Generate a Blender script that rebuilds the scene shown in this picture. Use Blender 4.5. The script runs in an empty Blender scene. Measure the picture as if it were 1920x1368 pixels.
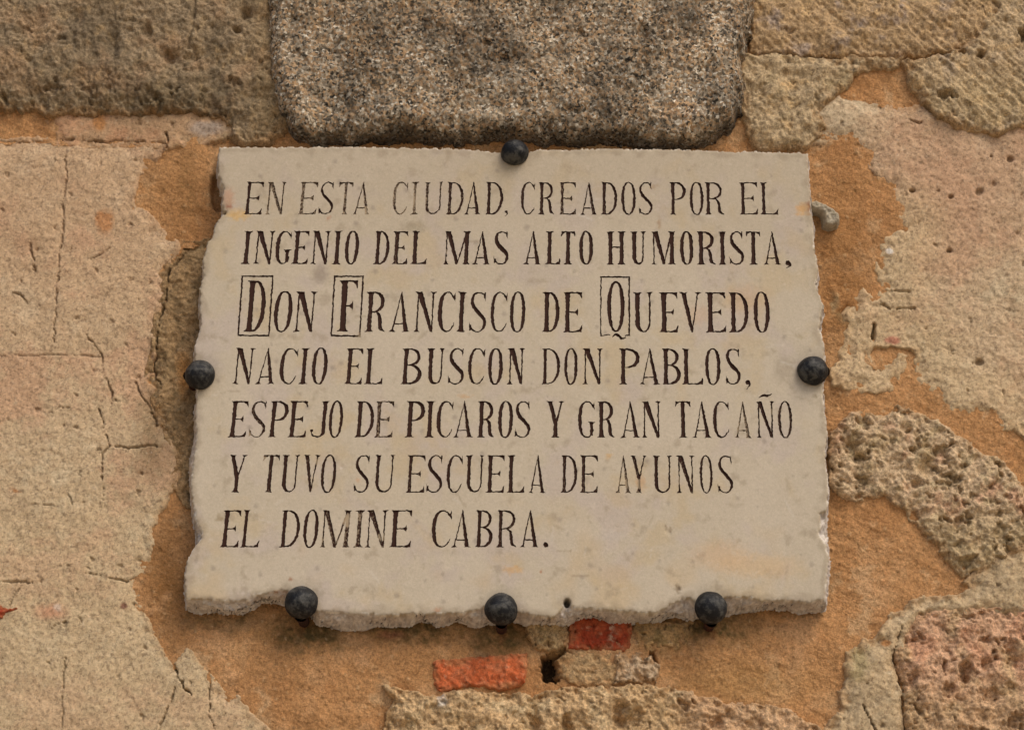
import bpy, math, time
import numpy as np
from mathutils import Vector
from mathutils.geometry import delaunay_2d_cdt

# ------------------------------------------------------------------ camera, sky, sun, exposure
SC = bpy.context.scene
COL = SC.collection
S = 0.0005                       # metres per photograph pixel at the aim point
F = 3640.0                       # focal length in photograph pixels
D = F * S
PITCH = math.radians(20)
Z0 = 2.2
CAM = np.array([0.0, -D * math.cos(PITCH), Z0 - D * math.sin(PITCH)])
cd = bpy.data.cameras.new('camera')
cd.sensor_width = 36.0
cd.lens = 36.0 * F / 1920.0
cd.clip_start = 0.05
cd.clip_end = 100
cam = bpy.data.objects.new('camera', cd)
COL.objects.link(cam)
cam.location = CAM
cam.rotation_euler = (math.pi / 2 + PITCH, 0, 0)
SC.camera = cam

SUN_AZ = math.radians(142)       # from +Y clockwise: in front of the wall, to the right
SUN_EL = math.radians(50)
w = bpy.data.worlds.new('World')
SC.world = w
w.use_nodes = True
nt = w.node_tree
bg = nt.nodes['Background']
sky = nt.nodes.new('ShaderNodeTexSky')
sky.sky_type = 'NISHITA'
sky.sun_disc = False
sky.sun_elevation = SUN_EL
sky.sun_rotation = SUN_AZ
sky.air_density = 1.0
sky.dust_density = 4.0
nt.links.new(sky.outputs[0], bg.inputs[0])
bg.inputs[1].default_value = 0.125
sd = bpy.data.lights.new('sun', 'SUN')
sd.energy = 1.5
sd.angle = math.radians(36)
sd.color = (1.0, 0.91, 0.79)
sun = bpy.data.objects.new('sun', sd)
COL.objects.link(sun)
to_sun = Vector((math.sin(SUN_AZ) * math.cos(SUN_EL), math.cos(SUN_AZ) * math.cos(SUN_EL), math.sin(SUN_EL)))
sun.rotation_euler = to_sun.to_track_quat('Z', 'Y').to_euler()
sun.location = (1.5, -2, 4)
SC.view_settings.view_transform = 'Standard'
SC.view_settings.look = 'None'
SC.view_settings.exposure = 0.04
SC.view_settings.gamma = 1.0

# ------------------------------------------------------------------ helpers: places
FW = np.array([0, math.cos(PITCH), math.sin(PITCH)])
UP = np.array([0, -math.sin(PITCH), math.cos(PITCH)])

def at(px, py, d=0.0):
    """x and z on the plane y = -d of the point seen at photograph pixel px, py"""
    u = (np.asarray(px, float) - 960.0) / F
    v = -(np.asarray(py, float) - 684.0) / F
    dy = FW[1] + v * UP[1]
    dz = FW[2] + v * UP[2]
    t = (-d - CAM[1]) / dy
    return CAM[0] + u * t, CAM[2] + dz * t

# ------------------------------------------------------------------ helpers: noise (vectorised)
def _hash(ix, iy, seed):
    h = (ix.astype(np.int64) * 374761393 + iy.astype(np.int64) * 668265263 + seed * 974634777) & 0xffffffff
    h = ((h ^ (h >> 13)) * 1274126177) & 0xffffffff
    h = ((h ^ (h >> 16)) * 2246822519) & 0xffffffff
    return (h ^ (h >> 15)) & 0xffffffff

def perlin(x, y, seed=0):
    ix = np.floor(x); iy = np.floor(y)
    fx = x - ix; fy = y - iy
    ix = ix.astype(np.int64); iy = iy.astype(np.int64)
    sx = fx * fx * fx * (fx * (fx * 6 - 15) + 10)
    sy = fy * fy * fy * (fy * (fy * 6 - 15) + 10)
    def g(dx, dy):
        a = _hash(ix + dx, iy + dy, seed) * (2 * math.pi / 4294967296.0)
        return np.cos(a) * (fx - dx) + np.sin(a) * (fy - dy)
    n0 = g(0, 0) * (1 - sx) + g(1, 0) * sx
    n1 = g(0, 1) * (1 - sx) + g(1, 1) * sx
    return (n0 * (1 - sy) + n1 * sy) * 1.5

def fbm(x, y, period, octs=4, gain=0.5, seed=0, ridge=False):
    out = 0; a = 1.0; tot = 0
    fx = x / period; fy = y / period
    for o in range(octs):
        n = perlin(fx + 17.3 * o, fy - 9.1 * o, seed + o * 7)
        if ridge: n = 1 - 2.2 * np.abs(n)
        out = out + n * a; tot += a; a *= gain
        fx = fx * 2.03; fy = fy * 2.03
    return out / tot

def cells(x, y, period, seed=0):
    """distance to the nearest scattered point (px), and that point's random number"""
    fx = x / period; fy = y / period
    ix = np.floor(fx).astype(np.int64); iy = np.floor(fy).astype(np.int64)
    best = np.full(x.shape, 1e9); rid = np.zeros(x.shape)
    for dx in (-1, 0, 1):
        for dy in (-1, 0, 1):
            hx = _hash(ix + dx, iy + dy, seed) / 4294967296.0
            hy = _hash(ix + dx, iy + dy, seed + 101) / 4294967296.0
            d = np.hypot(fx - (ix + dx + hx), fy - (iy + dy + hy))
            m = d < best
            best = np.where(m, d, best)
            rid = np.where(m, _hash(ix + dx, iy + dy, seed + 203) / 4294967296.0, rid)
    return best * period, rid

def sstep(a, b, x):
    t = np.clip((x - a) / (b - a), 0, 1)
    return t * t * (3 - 2 * t)

def pits(x, y, period, rmin, rmax, share, seed, sx=1.0, sy=1.0):
    """0..1 depth of scattered hollows"""
    wx = x + fbm(x, y, rmax * 1.3, 3, .6, seed + 5) * rmax * 1.5
    wy = y + fbm(x, y, rmax * 1.3, 3, .6, seed + 9) * rmax * 1.5
    d, r = cells(wx * sx, wy * sy, period, seed)
    rad = rmin + (rmax - rmin) * ((r * 7.13) % 1.0)
    return np.where(r < share, 1 - sstep(0.35, 1.0, d / rad), 0.0)

def seg_dist(x, y, pts, closed=False):
    best = np.full(x.shape, 1e9)
    n = len(pts)
    for i in range(n if closed else n - 1):
        ax, ay = pts[i]; bx, by = pts[(i + 1) % n]
        vx, vy = bx - ax, by - ay
        L = vx * vx + vy * vy + 1e-9
        t = np.clip(((x - ax) * vx + (y - ay) * vy) / L, 0, 1)
        np.minimum(best, (x - ax - t * vx) ** 2 + (y - ay - t * vy) ** 2, out=best)
    return np.sqrt(best)

def inside(x, y, pts):
    c = np.zeros(x.shape, bool)
    n = len(pts)
    for i in range(n):
        ax, ay = pts[i]; bx, by = pts[(i + 1) % n]
        if ay == by: continue
        m = ((ay > y) != (by > y)) & (x < (bx - ax) * (y - ay) / (by - ay) + ax)
        c ^= m
    return c

def sdf(x, y, pts):
    d = seg_dist(x, y, pts, True)
    return np.where(inside(x, y, pts), d, -d)

def lin(rgb):
    c = np.array(rgb, float) / 255.0
    return np.where(c <= 0.04045, c / 12.92, ((c + 0.055) / 1.055) ** 2.4)

def mixc(c, rgb, m):
    """blend the colour array c (n,3) towards an sRGB colour by mask m (n)"""
    return c * (1 - m[..., None]) + lin(rgb) * m[..., None]

# ------------------------------------------------------------------ helpers: objects
def new_mesh(name, verts, faces, mat, parent=None, col=None, smooth=True, extra=None):
    verts = np.asarray(verts, np.float32); faces = np.asarray(faces, np.int32)
    k = faces.shape[1]
    me = bpy.data.meshes.new(name)
    me.vertices.add(len(verts)); me.vertices.foreach_set('co', verts.ravel())
    me.loops.add(len(faces) * k); me.loops.foreach_set('vertex_index', faces.ravel())
    me.polygons.add(len(faces)); me.polygons.foreach_set('loop_start', np.arange(0, len(faces) * k, k, dtype=np.int32))
    if col is not None:
        a = me.color_attributes.new('Col', 'FLOAT_COLOR', 'POINT')
        a.data.foreach_set('color', np.concatenate([col, np.ones((len(col), 1))], 1).astype(np.float32).ravel())
    for nme, arr in (extra or {}).items():
        a = me.attributes.new(nme, 'FLOAT', 'POINT')
        a.data.foreach_set('value', np.asarray(arr, np.float32))
    me.update(calc_edges=True)
    me.polygons.foreach_set('use_smooth', np.full(len(faces), smooth))
    me.materials.append(mat)
    o = bpy.data.objects.new(name, me)
    COL.objects.link(o)
    if parent is not None: o.parent = parent
    return o

def empty(name, loc=(0, 0, 0)):
    o = bpy.data.objects.new(name, None); COL.objects.link(o); o.location = loc
    o.empty_display_size = 0.05
    return o

def tag(o, label=None, cat=None, group=None):
    if label: o['label'] = label
    if cat: o['category'] = cat
    if group: o['group'] = group
    return o

# ------------------------------------------------------------------ materials
def rock_mat(name, grain=900.0, grain_amt=0.35, speck=(0.05, 0.03, 0.02), speck_scale=260.0, speck_amt=0.5,
             speck_lo=0.68, light=(0.75, 0.65, 0.5), light_amt=0.25, bump=0.5, rough=0.92, bump_scale=520.0, hue=None, spec=0.15):
    m = bpy.data.materials.new(name); m.use_nodes = True
    t = m.node_tree; N = t.nodes; L = t.links
    b = N['Principled BSDF']
    b.inputs['Roughness'].default_value = rough
    b.inputs['Specular IOR Level'].default_value = spec
    tc = N.new('ShaderNodeTexCoord')
    at_ = N.new('ShaderNodeAttribute'); at_.attribute_name = 'Col'
    def noise(sc, det=3.0, rgh=0.6, dist=0.0):
        n = N.new('ShaderNodeTexNoise'); n.inputs['Scale'].default_value = sc
        n.inputs['Detail'].default_value = det; n.inputs['Roughness'].default_value = rgh
        n.inputs['Distortion'].default_value = dist
        L.new(tc.outputs['Object'], n.inputs['Vector']); return n
    def ramp(src, lo, hi, a=0.0, bb=1.0):
        r = N.new('ShaderNodeMapRange'); r.inputs['From Min'].default_value = lo; r.inputs['From Max'].default_value = hi
        r.inputs['To Min'].default_value = a; r.inputs['To Max'].default_value = bb
        L.new(src, r.inputs['Value']); return r
    def mix(mode, fac, A, B):
        x = N.new('ShaderNodeMix'); x.data_type = 'RGBA'; x.blend_type = mode; x.clamp_result = False
        for s, v in ((0, fac), (6, A), (7, B)):
            if isinstance(v, (int, float)): x.inputs[s].default_value = v
            elif isinstance(v, tuple): x.inputs[s].default_value = (*v, 1)
            else: L.new(v, x.inputs[s])
        return x.outputs[2]
    g = noise(grain, 4, 0.75)
    g2 = noise(grain * .42, 3, 0.7, .3)
    gs = N.new('ShaderNodeMath'); gs.operation = 'ADD'; L.new(g.outputs[0], gs.inputs[0]); L.new(g2.outputs[0], gs.inputs[1])
    gm = ramp(gs.outputs[0], 0.65, 1.35, 1 - grain_amt * 1.7, 1 + grain_amt * 1.7)
    cg = N.new('ShaderNodeCombineColor')
    for i in range(3): L.new(gm.outputs[0], cg.inputs[i])
    c = mix('MULTIPLY', 1.0, at_.outputs[0], cg.outputs[0])
    s = noise(speck_scale, 5, 0.72, 0.4)
    sm = ramp(s.outputs[0], speck_lo - 0.08, speck_lo + 0.03, 0, speck_amt)
    c = mix('MIX', sm.outputs[0], c, speck)
    s2 = noise(speck_scale * 0.83, 5, 0.7, 0.2)
    sm2 = ramp(s2.outputs[0], 0.42, 0.30, 0, light_amt)
    c = mix('MIX', sm2.outputs[0], c, light)
    if hue:                                           # scattered grains of another tint
        s3 = noise(speck_scale * 1.7, 4, 0.7, 0.3)
        sm3 = ramp(s3.outputs[0], 0.56, 0.68, 0, hue[1])
        c = mix('MIX', sm3.outputs[0], c, hue[0])
    if name == 'plaque_limestone':                    # fracture along the broken rim: grey with pale veins, brightened in place of bounce light
        bk = N.new('ShaderNodeAttribute'); bk.attribute_name = 'broken'
        f1 = noise(95, 7, .75, 1.6); f2 = noise(190, 6, .78, 1.2)
        q = mix('MIX', ramp(f1.outputs[0], .38, .62).outputs[0], tuple(lin((160, 150, 142))), tuple(lin((222, 212, 200))))
        q = mix('MIX', ramp(f2.outputs[0], .55, .68, 0, .8).outputs[0], q, tuple(lin((238, 232, 222))))
        q = mix('MIX', ramp(f2.outputs[0], .42, .30, 0, .7).outputs[0], q, tuple(lin((150, 122, 84))))
        q = mix('MIX', .2, q, c)
        c = mix('MIX', bk.outputs['Fac'], c, q)
    L.new(c, b.inputs['Base Color'])
    h = noise(bump_scale, 6, 0.75)
    h2 = N.new('ShaderNodeMath'); h2.operation = 'ADD'; L.new(h.outputs[0], h2.inputs[0]); L.new(g2.outputs[0], h2.inputs[1])
    bp = N.new('ShaderNodeBump'); bp.inputs['Strength'].default_value = bump; bp.inputs['Distance'].default_value = 0.0016
    L.new(h2.outputs[0], bp.inputs['Height']); L.new(bp.outputs[0], b.inputs['Normal'])
    return m

def granite_mat():
    m = bpy.data.materials.new('granite'); m.use_nodes = True
    t = m.node_tree; N = t.nodes; L = t.links
    b = N['Principled BSDF']; b.inputs['Roughness'].default_value = 0.85; b.inputs['Specular IOR Level'].default_value = 0.25
    tc = N.new('ShaderNodeTexCoord')
    at_ = N.new('ShaderNodeAttribute'); at_.attribute_name = 'Col'
    dn = N.new('ShaderNodeTexNoise'); dn.inputs['Scale'].default_value = 300; dn.inputs['Detail'].default_value = 3
    L.new(tc.outputs['Object'], dn.inputs['Vector'])
    ad = N.new('ShaderNodeVectorMath'); ad.operation = 'MULTIPLY_ADD'
    L.new(dn.outputs[1], ad.inputs[0]); ad.inputs[1].default_value = (0.004, 0.004, 0.004); L.new(tc.outputs['Object'], ad.inputs[2])
    v = N.new('ShaderNodeTexVoronoi'); v.inputs['Scale'].default_value = 450; v.inputs['Randomness'].default_value = 1
    L.new(ad.outputs[0], v.inputs['Vector'])
    sp = N.new('ShaderNodeSeparateColor'); L.new(v.outputs['Color'], sp.inputs[0])
    r = N.new('ShaderNodeValToRGB'); L.new(sp.outputs[0], r.inputs[0])
    e = r.color_ramp.elements
    pal = [(0.0, (48, 44, 38)), (0.09, (76, 68, 58)), (0.2, (112, 96, 76)), (0.34, (148, 120, 90)), (0.5, (134, 122, 104)),
           (0.64, (164, 150, 130)), (0.8, (166, 136, 102)), (0.93, (198, 188, 170))]
    e[0].position = 0; e[0].color = (*lin(pal[0][1]), 1)
    e[1].position = 1; e[1].color = (*lin((190, 178, 160)), 1)
    for p, c in pal[1:]:
        x = e.new(p); x.color = (*lin(c), 1)
    r.color_ramp.interpolation = 'CONSTANT'
    n = N.new('ShaderNodeTexNoise'); n.inputs['Scale'].default_value = 700; n.inputs['Detail'].default_value = 4; n.inputs['Roughness'].default_value = .8
    L.new(tc.outputs['Object'], n.inputs['Vector'])
    mr = N.new('ShaderNodeMapRange'); mr.inputs['From Min'].default_value = .3; mr.inputs['From Max'].default_value = .7
    mr.inputs['To Min'].default_value = .6; mr.inputs['To Max'].default_value = 1.4; L.new(n.outputs[0], mr.inputs['Value'])
    cg = N.new('ShaderNodeCombineColor')
    for i in range(3): L.new(mr.outputs[0], cg.inputs[i])
    def mul(A, B):
        x = N.new('ShaderNodeMix'); x.data_type = 'RGBA'; x.blend_type = 'MULTIPLY'; x.inputs[0].default_value = 1; x.clamp_result = False
        L.new(A, x.inputs[6]); L.new(B, x.inputs[7]); return x.outputs[2]
    sm = N.new('ShaderNodeTexNoise'); sm.inputs['Scale'].default_value = 38; sm.inputs['Detail'].default_value = 5; sm.inputs['Roughness'].default_value = .65
    L.new(tc.outputs['Object'], sm.inputs['Vector'])
    sr = N.new('ShaderNodeMapRange'); sr.inputs['From Min'].default_value = .38; sr.inputs['From Max'].default_value = .62
    sr.inputs['To Min'].default_value = .0; sr.inputs['To Max'].default_value = .28; L.new(sm.outputs[0], sr.inputs['Value'])
    sx_ = N.new('ShaderNodeMix'); sx_.data_type = 'RGBA'; L.new(sr.outputs[0], sx_.inputs[0]); L.new(r.outputs[0], sx_.inputs[6])
    sx_.inputs[7].default_value = (*lin((148, 132, 110)), 1)
    c = mul(mul(sx_.outputs[2], at_.outputs[0]), cg.outputs[0])
    L.new(c, b.inputs['Base Color'])
    bp = N.new('ShaderNodeBump'); bp.inputs['Strength'].default_value = .7; bp.inputs['Distance'].default_value = .0012
    hn = N.new('ShaderNodeMath'); hn.operation = 'ADD'; L.new(n.outputs[0], hn.inputs[0]); L.new(sp.outputs[1], hn.inputs[1])
    L.new(hn.outputs[0], bp.inputs['Height']); L.new(bp.outputs[0], b.inputs['Normal'])
    return m

def paint_mat():
    """dark brown paint in the cut letters; where it has flaked off the limestone shows"""
    m = bpy.data.materials.new('letter_paint'); m.use_nodes = True
    t = m.node_tree; N = t.nodes; L = t.links
    b = N['Principled BSDF']; b.inputs['Roughness'].default_value = .8; b.inputs['Specular IOR Level'].default_value = .2
    tc = N.new('ShaderNodeTexCoord')
    a = N.new('ShaderNodeAttribute'); a.attribute_name = 'wear'
    n = N.new('ShaderNodeTexNoise'); n.inputs['Scale'].default_value = 420; n.inputs['Detail'].default_value = 5; n.inputs['Roughness'].default_value = .7
    L.new(tc.outputs['Object'], n.inputs['Vector'])
    s = N.new('ShaderNodeMath'); s.operation = 'ADD'; L.new(n.outputs[0], s.inputs[0]); L.new(a.outputs['Fac'], s.inputs[1])
    r = N.new('ShaderNodeMapRange'); r.inputs['From Min'].default_value = .66; r.inputs['From Max'].default_value = .84
    L.new(s.outputs[0], r.inputs['Value'])
    x = N.new('ShaderNodeMix'); x.data_type = 'RGBA'
    x.inputs[6].default_value = (*lin((58, 35, 26)), 1); x.inputs[7].default_value = (*lin((168, 150, 124)), 1)
    L.new(r.outputs[0], x.inputs[0]); L.new(x.outputs[2], b.inputs['Base Color'])
    return m

def iron_mat(name, base, dust, dust_amt, rough=.55, metal=.35):
    m = bpy.data.materials.new(name); m.use_nodes = True
    t = m.node_tree; N = t.nodes; L = t.links
    b = N['Principled BSDF']; b.inputs['Metallic'].default_value = metal
    b.inputs['Specular IOR Level'].default_value = .4
    tc = N.new('ShaderNodeTexCoord')
    oi = N.new('ShaderNodeObjectInfo')
    ad = N.new('ShaderNodeVectorMath'); ad.operation = 'ADD'
    L.new(tc.outputs['Object'], ad.inputs[0]); L.new(oi.outputs['Location'], ad.inputs[1])
    n = N.new('ShaderNodeTexNoise'); n.inputs['Scale'].default_value = 95; n.inputs['Detail'].default_value = 8; n.inputs['Roughness'].default_value = .72
    n.inputs['Distortion'].default_value = .1
    L.new(ad.outputs[0], n.inputs['Vector'])
    r = N.new('ShaderNodeMapRange'); r.inputs['From Min'].default_value = .47; r.inputs['From Max'].default_value = .62
    r.inputs['To Max'].default_value = dust_amt; L.new(n.outputs[0], r.inputs['Value'])
    x = N.new('ShaderNodeMix'); x.data_type = 'RGBA'
    x.inputs[6].default_value = (*lin(base), 1); x.inputs[7].default_value = (*lin(dust), 1)
    L.new(r.outputs[0], x.inputs[0]); L.new(x.outputs[2], b.inputs['Base Color'])
    r2 = N.new('ShaderNodeMapRange'); r2.inputs['To Min'].default_value = rough - .15; r2.inputs['To Max'].default_value = rough + .25
    L.new(n.outputs[0], r2.inputs['Value']); L.new(r2.outputs[0], b.inputs['Roughness'])
    bp = N.new('ShaderNodeBump'); bp.inputs['Strength'].default_value = .8; bp.inputs['Distance'].default_value = .002
    L.new(n.outputs[0], bp.inputs['Height']); L.new(bp.outputs[0], b.inputs['Normal'])
    return m

M_LIME = rock_mat('rough_limestone', 700, .36, (.07, .05, .03), 240, .45, .60, (.62, .53, .38), .22, .8, bump_scale=420)
M_PLAST = rock_mat('sandy_plaster', 850, .20, (.11, .07, .04), 330, .55, .59, (.68, .58, .44), .30, .3, hue=((.46, .25, .13), .35))
M_MORT = rock_mat('ochre_mortar', 800, .28, (.16, .09, .04), 360, .50, .60, (.64, .46, .27), .18, .8, bump_scale=650)
M_BRICK = rock_mat('red_brick', 800, .25, (.14, .05, .025), 200, .5, .60, (.68, .42, .26), .25, .7)
M_SLAB = rock_mat('plaque_limestone', 1100, .07, (.30, .25, .19), 160, .22, .66, (.66, .58, .46), .25, .10, rough=.8, bump_scale=500, spec=.2)
M_CHIP = rock_mat('flint', 600, .2, (.15, .13, .11), 200, .3, .6, (.7, .66, .58), .3, .4)
M_GRAN = granite_mat()
M_PAINT = paint_mat()
M_IRON = iron_mat('black_iron', (22, 23, 26), (98, 96, 90), .7, .5)
M_RUST = iron_mat('rusty_iron', (52, 26, 16), (98, 50, 26), .6, .8, .1)

# ------------------------------------------------------------------ the paved street in front of the wall (below the frame; its bounce lights the undersides)
pv = new_mesh('pavement', [(-30, -30, 0), (30, -30, 0), (30, .3, 0), (-30, .3, 0)], [(0, 1, 2, 3)], M_SLAB, None, np.tile(lin((176, 158, 132)), (4, 1)), smooth=False)
pv['kind'] = 'structure'

# ------------------------------------------------------------------ outlines, in photograph pixels
FACE = [(411, 275), (455, 274), (520, 275), (640, 274), (730, 276), (840, 277), (900, 281), (923, 284), (950, 285), (990, 283), (1013, 279), (1060, 280), (1140, 277),
        (1200, 279), (1280, 279), (1360, 283), (1447, 283), (1515, 286), (1517, 333), (1521, 380), (1519, 396), (1526, 409), (1526, 456), (1535, 503),
        (1530, 533), (1544, 569), (1537, 613), (1545, 643), (1547, 669), (1543, 723), (1547, 773), (1552, 816), (1547, 849), (1554, 912), (1551, 958),
        (1536, 962), (1540, 985), (1534, 1000), (1549, 1020), (1554, 1050), (1550, 1085), (1546, 1122), (1527, 1125), (1513, 1128), (1470, 1124), (1427, 1126),
        (1413, 1120), (1363, 1118), (1334, 1130), (1310, 1133), (1292, 1120), (1280, 1121), (1257, 1133), (1227, 1149), (1173, 1145), (1117, 1141), (1073, 1138),
        (1067, 1124), (1061, 1124), (1054, 1141), (1046, 1150), (1033, 1157), (1007, 1153), (970, 1146), (940, 1142), (907, 1138), (890, 1143), (867, 1148), (790, 1151), (723, 1152), (640, 1148),
        (593, 1145), (580, 1140), (552, 1112), (535, 1106), (520, 1107), (500, 1110), (473, 1116), (465, 1124), (427, 1126), (383, 1123), (349, 1121), (345, 1092),
        (348, 1052), (362, 1028), (378, 1010), (379, 998), (367, 975), (366, 958), (361, 940), (357, 912), (361, 875), (366, 845), (369, 810), (366, 780), (368, 749), (369, 733), (368, 700),
        (364, 673), (364, 649), (371, 626), (376, 603), (374, 583), (374, 543), (380, 516), (380, 486), (388, 456), (398, 443), (404, 415), (420, 399), (416, 383),
        (418, 353), (409, 330), (407, 300)]
# outline of the whole slab, wider than its smooth face where the rim has broken away
BODY = [(409, 273), (455, 272), (520, 273), (640, 272), (730, 274), (840, 275), (900, 279), (923, 282), (950, 283), (990, 281), (1013, 277), (1060, 278), (1140, 275),
        (1200, 277), (1280, 277), (1360, 281), (1447, 281), (1517, 284), (1519, 333), (1523, 380), (1523, 396), (1528, 409), (1528, 456), (1537, 503),
        (1532, 533), (1546, 569), (1539, 613), (1547, 643), (1549, 669), (1545, 723), (1549, 773), (1554, 816), (1549, 849), (1557, 912), (1554, 955),
        (1552, 975), (1553, 1000), (1556, 1020), (1559, 1050), (1556, 1085), (1552, 1130), (1520, 1131), (1480, 1128), (1427, 1131),
        (1363, 1130), (1300, 1143), (1280, 1144), (1240, 1148), (1227, 1150), (1187, 1149), (1107, 1148), (1033, 1159), (973, 1151), (940, 1150),
        (900, 1156), (860, 1151), (820, 1154), (767, 1152), (707, 1158), (640, 1160), (617, 1160), (594, 1152), (585, 1142), (578, 1120), (533, 1117), (480, 1119), (467, 1131), (440, 1141),
        (413, 1140), (383, 1131), (346, 1125), (343, 1092),
        (346, 1052), (360, 1026), (366, 1012), (366, 990), (362, 972), (358, 950), (355, 912), (353, 849), (360, 823), (363, 789), (363, 749), (367, 733), (366, 700),
        (362, 673), (362, 649), (369, 626), (374, 603), (372, 583), (372, 543), (378, 516), (378, 486), (386, 456), (396, 443), (402, 415), (418, 399), (414, 383),
        (416, 353), (407, 330), (405, 300)]
LEFT_PL = [(-520, 258), (0, 254), (60, 252), (98, 252), (110, 262), (300, 262), (310, 256), (330, 250),
           (395, 246), (418, 258), (378, 268), (350, 273), (318, 270), (300, 290), (272, 318), (262, 332), (256, 355), (252, 372), (257, 381), (285, 400),
           (302, 425), (328, 442), (340, 460), (322, 485), (315, 510), (311, 560), (298, 600), (292, 650), (287, 700), (275, 712), (292, 722), (300, 765), (330, 835),
           (340, 860), (332, 905), (312, 945), (298, 965), (287, 990), (288, 1020), (275, 1060), (272, 1083), (257, 1090), (265, 1115), (272, 1145), (290, 1190), (310, 1225),
           (326, 1240), (336, 1226), (350, 1209), (357, 1213), (371, 1236), (392, 1257), (412, 1282), (430, 1298), (446, 1300), (465, 1325), (490, 1350),
           (520, 1375), (580, 1800), (-520, 1800)]
TOP_BAND = [(110, 195), (205, 190), (300, 196), (400, 196), (450, 215), (455, 246), (420, 262), (378, 268), (350, 274), (318, 280), (90, 280), (104, 250), (78, 222)]
STONE_A = [(-520, -420), (550, -420), (540, 0), (535, 60), (540, 130), (548, 190), (548, 225), (525, 248), (490, 266), (450, 266), (420, 255), (432, 232), (405, 216),
           (355, 208), (310, 206), (250, 212), (200, 206), (150, 208), (90, 212), (55, 202), (0, 198), (-520, 188)]
GRANITE = [(p[0], p[1] - (4 if p[1] > 200 else 0)) for p in [(500, -420), (497, -20), (500, 40), (502, 120), (512, 180), (530, 222), (552, 243), (585, 252), (640, 252), (720, 247), (780, 244), (850, 250), (930, 245), (1020, 250),
           (1120, 248), (1200, 254), (1290, 256), (1340, 250), (1372, 228), (1395, 200), (1402, 160), (1400, 100), (1412, 50), (1420, -20), (1424, -420)]]
STONE_C1 = [(1405, -420), (1405, 98), (1440, 102), (1530, 106), (1600, 105), (1640, 107), (1700, 106), (1770, 102), (1805, 90), (1860, 70), (1890, 0), (1890, -420)]
STONE_C2 = [(1390, 96), (1460, 96), (1530, 100), (1600, 100), (1700, 100), (1690, 122), (1640, 124), (1604, 138), (1592, 162), (1560, 185), (1540, 205), (1552, 235), (1530, 258), (1510, 272), (1460, 276), (1425, 276), (1408, 255), (1392, 215), (1385, 150)]
STONE_C3 = [(1830, -420), (1840, 40), (1806, 82), (1772, 99), (1690, 107), (1697, 120), (1703, 140), (1712, 165), (1735, 190), (1762, 217), (1795, 236), (1850, 243), (1872, 250),
            (1900, 239), (1920, 236), (2450, 225), (2450, -420)]
RIGHT_PL = [(1500, 272), (1480, 240), (1500, 195), (1560, 172), (1600, 176), (1640, 180), (1665, 188), (1700, 200), (1735, 185), (2450, 200), (2450, 900), (1960, 850), (1920, 828),
            (1900, 803), (1877, 809), (1863, 793), (1853, 776), (1832, 769), (1818, 782), (1780, 780), (1770, 763), (1753, 739), (1730, 733), (1710, 723), (1713, 696),
            (1717, 661), (1700, 652), (1640, 650), (1636, 658), (1638, 674), (1652, 680), (1672, 680), (1688, 660), (1703, 664), (1704, 684), (1676, 730), (1643, 740), (1598, 732),
            (1560, 718), (1554, 688), (1580, 673), (1576, 656), (1586, 643), (1588, 589), (1600, 566), (1618, 534), (1640, 553), (1653, 537), (1642, 516), (1641, 470),
            (1645, 450), (1662, 440), (1690, 426), (1680, 395), (1668, 370), (1660, 345), (1640, 331), (1630, 320), (1625, 290), (1602, 268), (1560, 258)]
STONE_G = [(352, 448), (400, 440), (400, 950), (345, 950), (316, 905), (326, 860), (314, 835), (284, 765), (276, 722), (268, 712), (271, 700), (276, 650), (282, 600), (295, 560), (299, 510), (310, 485), (335, 455)]
STONE_H = [(1556, 815), (1580, 781), (1600, 768), (1630, 765), (1660, 775), (1683, 753), (1713, 768), (1763, 781), (1793, 809), (1827, 826), (1847, 846), (1880, 853), (1903, 879),
           (1925, 912), (2450, 990), (2450, 1030), (1920, 1037), (1827, 1082), (1800, 1076), (1780, 1052), (1740, 1009), (1713, 975), (1687, 945), (1657, 930), (1610, 938), (1580, 930), (1556, 905)]
LOW_PL = [(1805, 1090), (1830, 1062), (1870, 1040), (1920, 1015), (2450, 970), (2450, 1160), (1740, 1160), (1720, 1170), (1700, 1200), (1690, 1245), (1700, 1279), (1706, 1329), (1710, 1365), (1712, 1800),
          (1560, 1800), (1543, 1368), (1558, 1345), (1578, 1329), (1575, 1292), (1588, 1269), (1582, 1245), (1587, 1219), (1612, 1209), (1620, 1189), (1640, 1195),
          (1656, 1170), (1670, 1139), (1693, 1142), (1710, 1122), (1733, 1110), (1763, 1115), (1800, 1112), (1820, 1099)]
STONE_I = [(1720, 1150), (1780, 1136), (1880, 1132), (1920, 1128), (2450, 1118), (2450, 1800), (1702, 1800), (1699, 1365), (1694, 1329), (1691, 1279), (1680, 1245), (1681, 1212), (1705, 1175)]
STONE_J = [(712, 1276), (750, 1286), (797, 1295), (817, 1300), (853, 1288), (893, 1291), (950, 1296), (1007, 1296), (1057, 1285), (1107, 1283), (1173, 1283), (1223, 1278), (1280, 1288),
           (1313, 1300), (1363, 1313), (1420, 1313), (1487, 1326), (1513, 1345), (1545, 1360), (1560, 1800), (712, 1800), (718, 1368), (721, 1332), (735, 1310)]
BRICK_1 = [(810, 1236), (873, 1230), (930, 1226), (953, 1223), (990, 1221), (989, 1255), (980, 1283), (937, 1294), (907, 1286), (870, 1288), (827, 1296), (812, 1282)]
BRICK_2 = [(1065, 1150), (1182, 1150), (1188, 1179), (1182, 1212), (1172, 1220), (1120, 1217), (1063, 1216), (1068, 1190)]
BRICK_3 = [(-520, 1130), (0, 1130), (12, 1140), (36, 1133), (34, 1141), (12, 1147), (4, 1157), (-520, 1165)]
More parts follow.
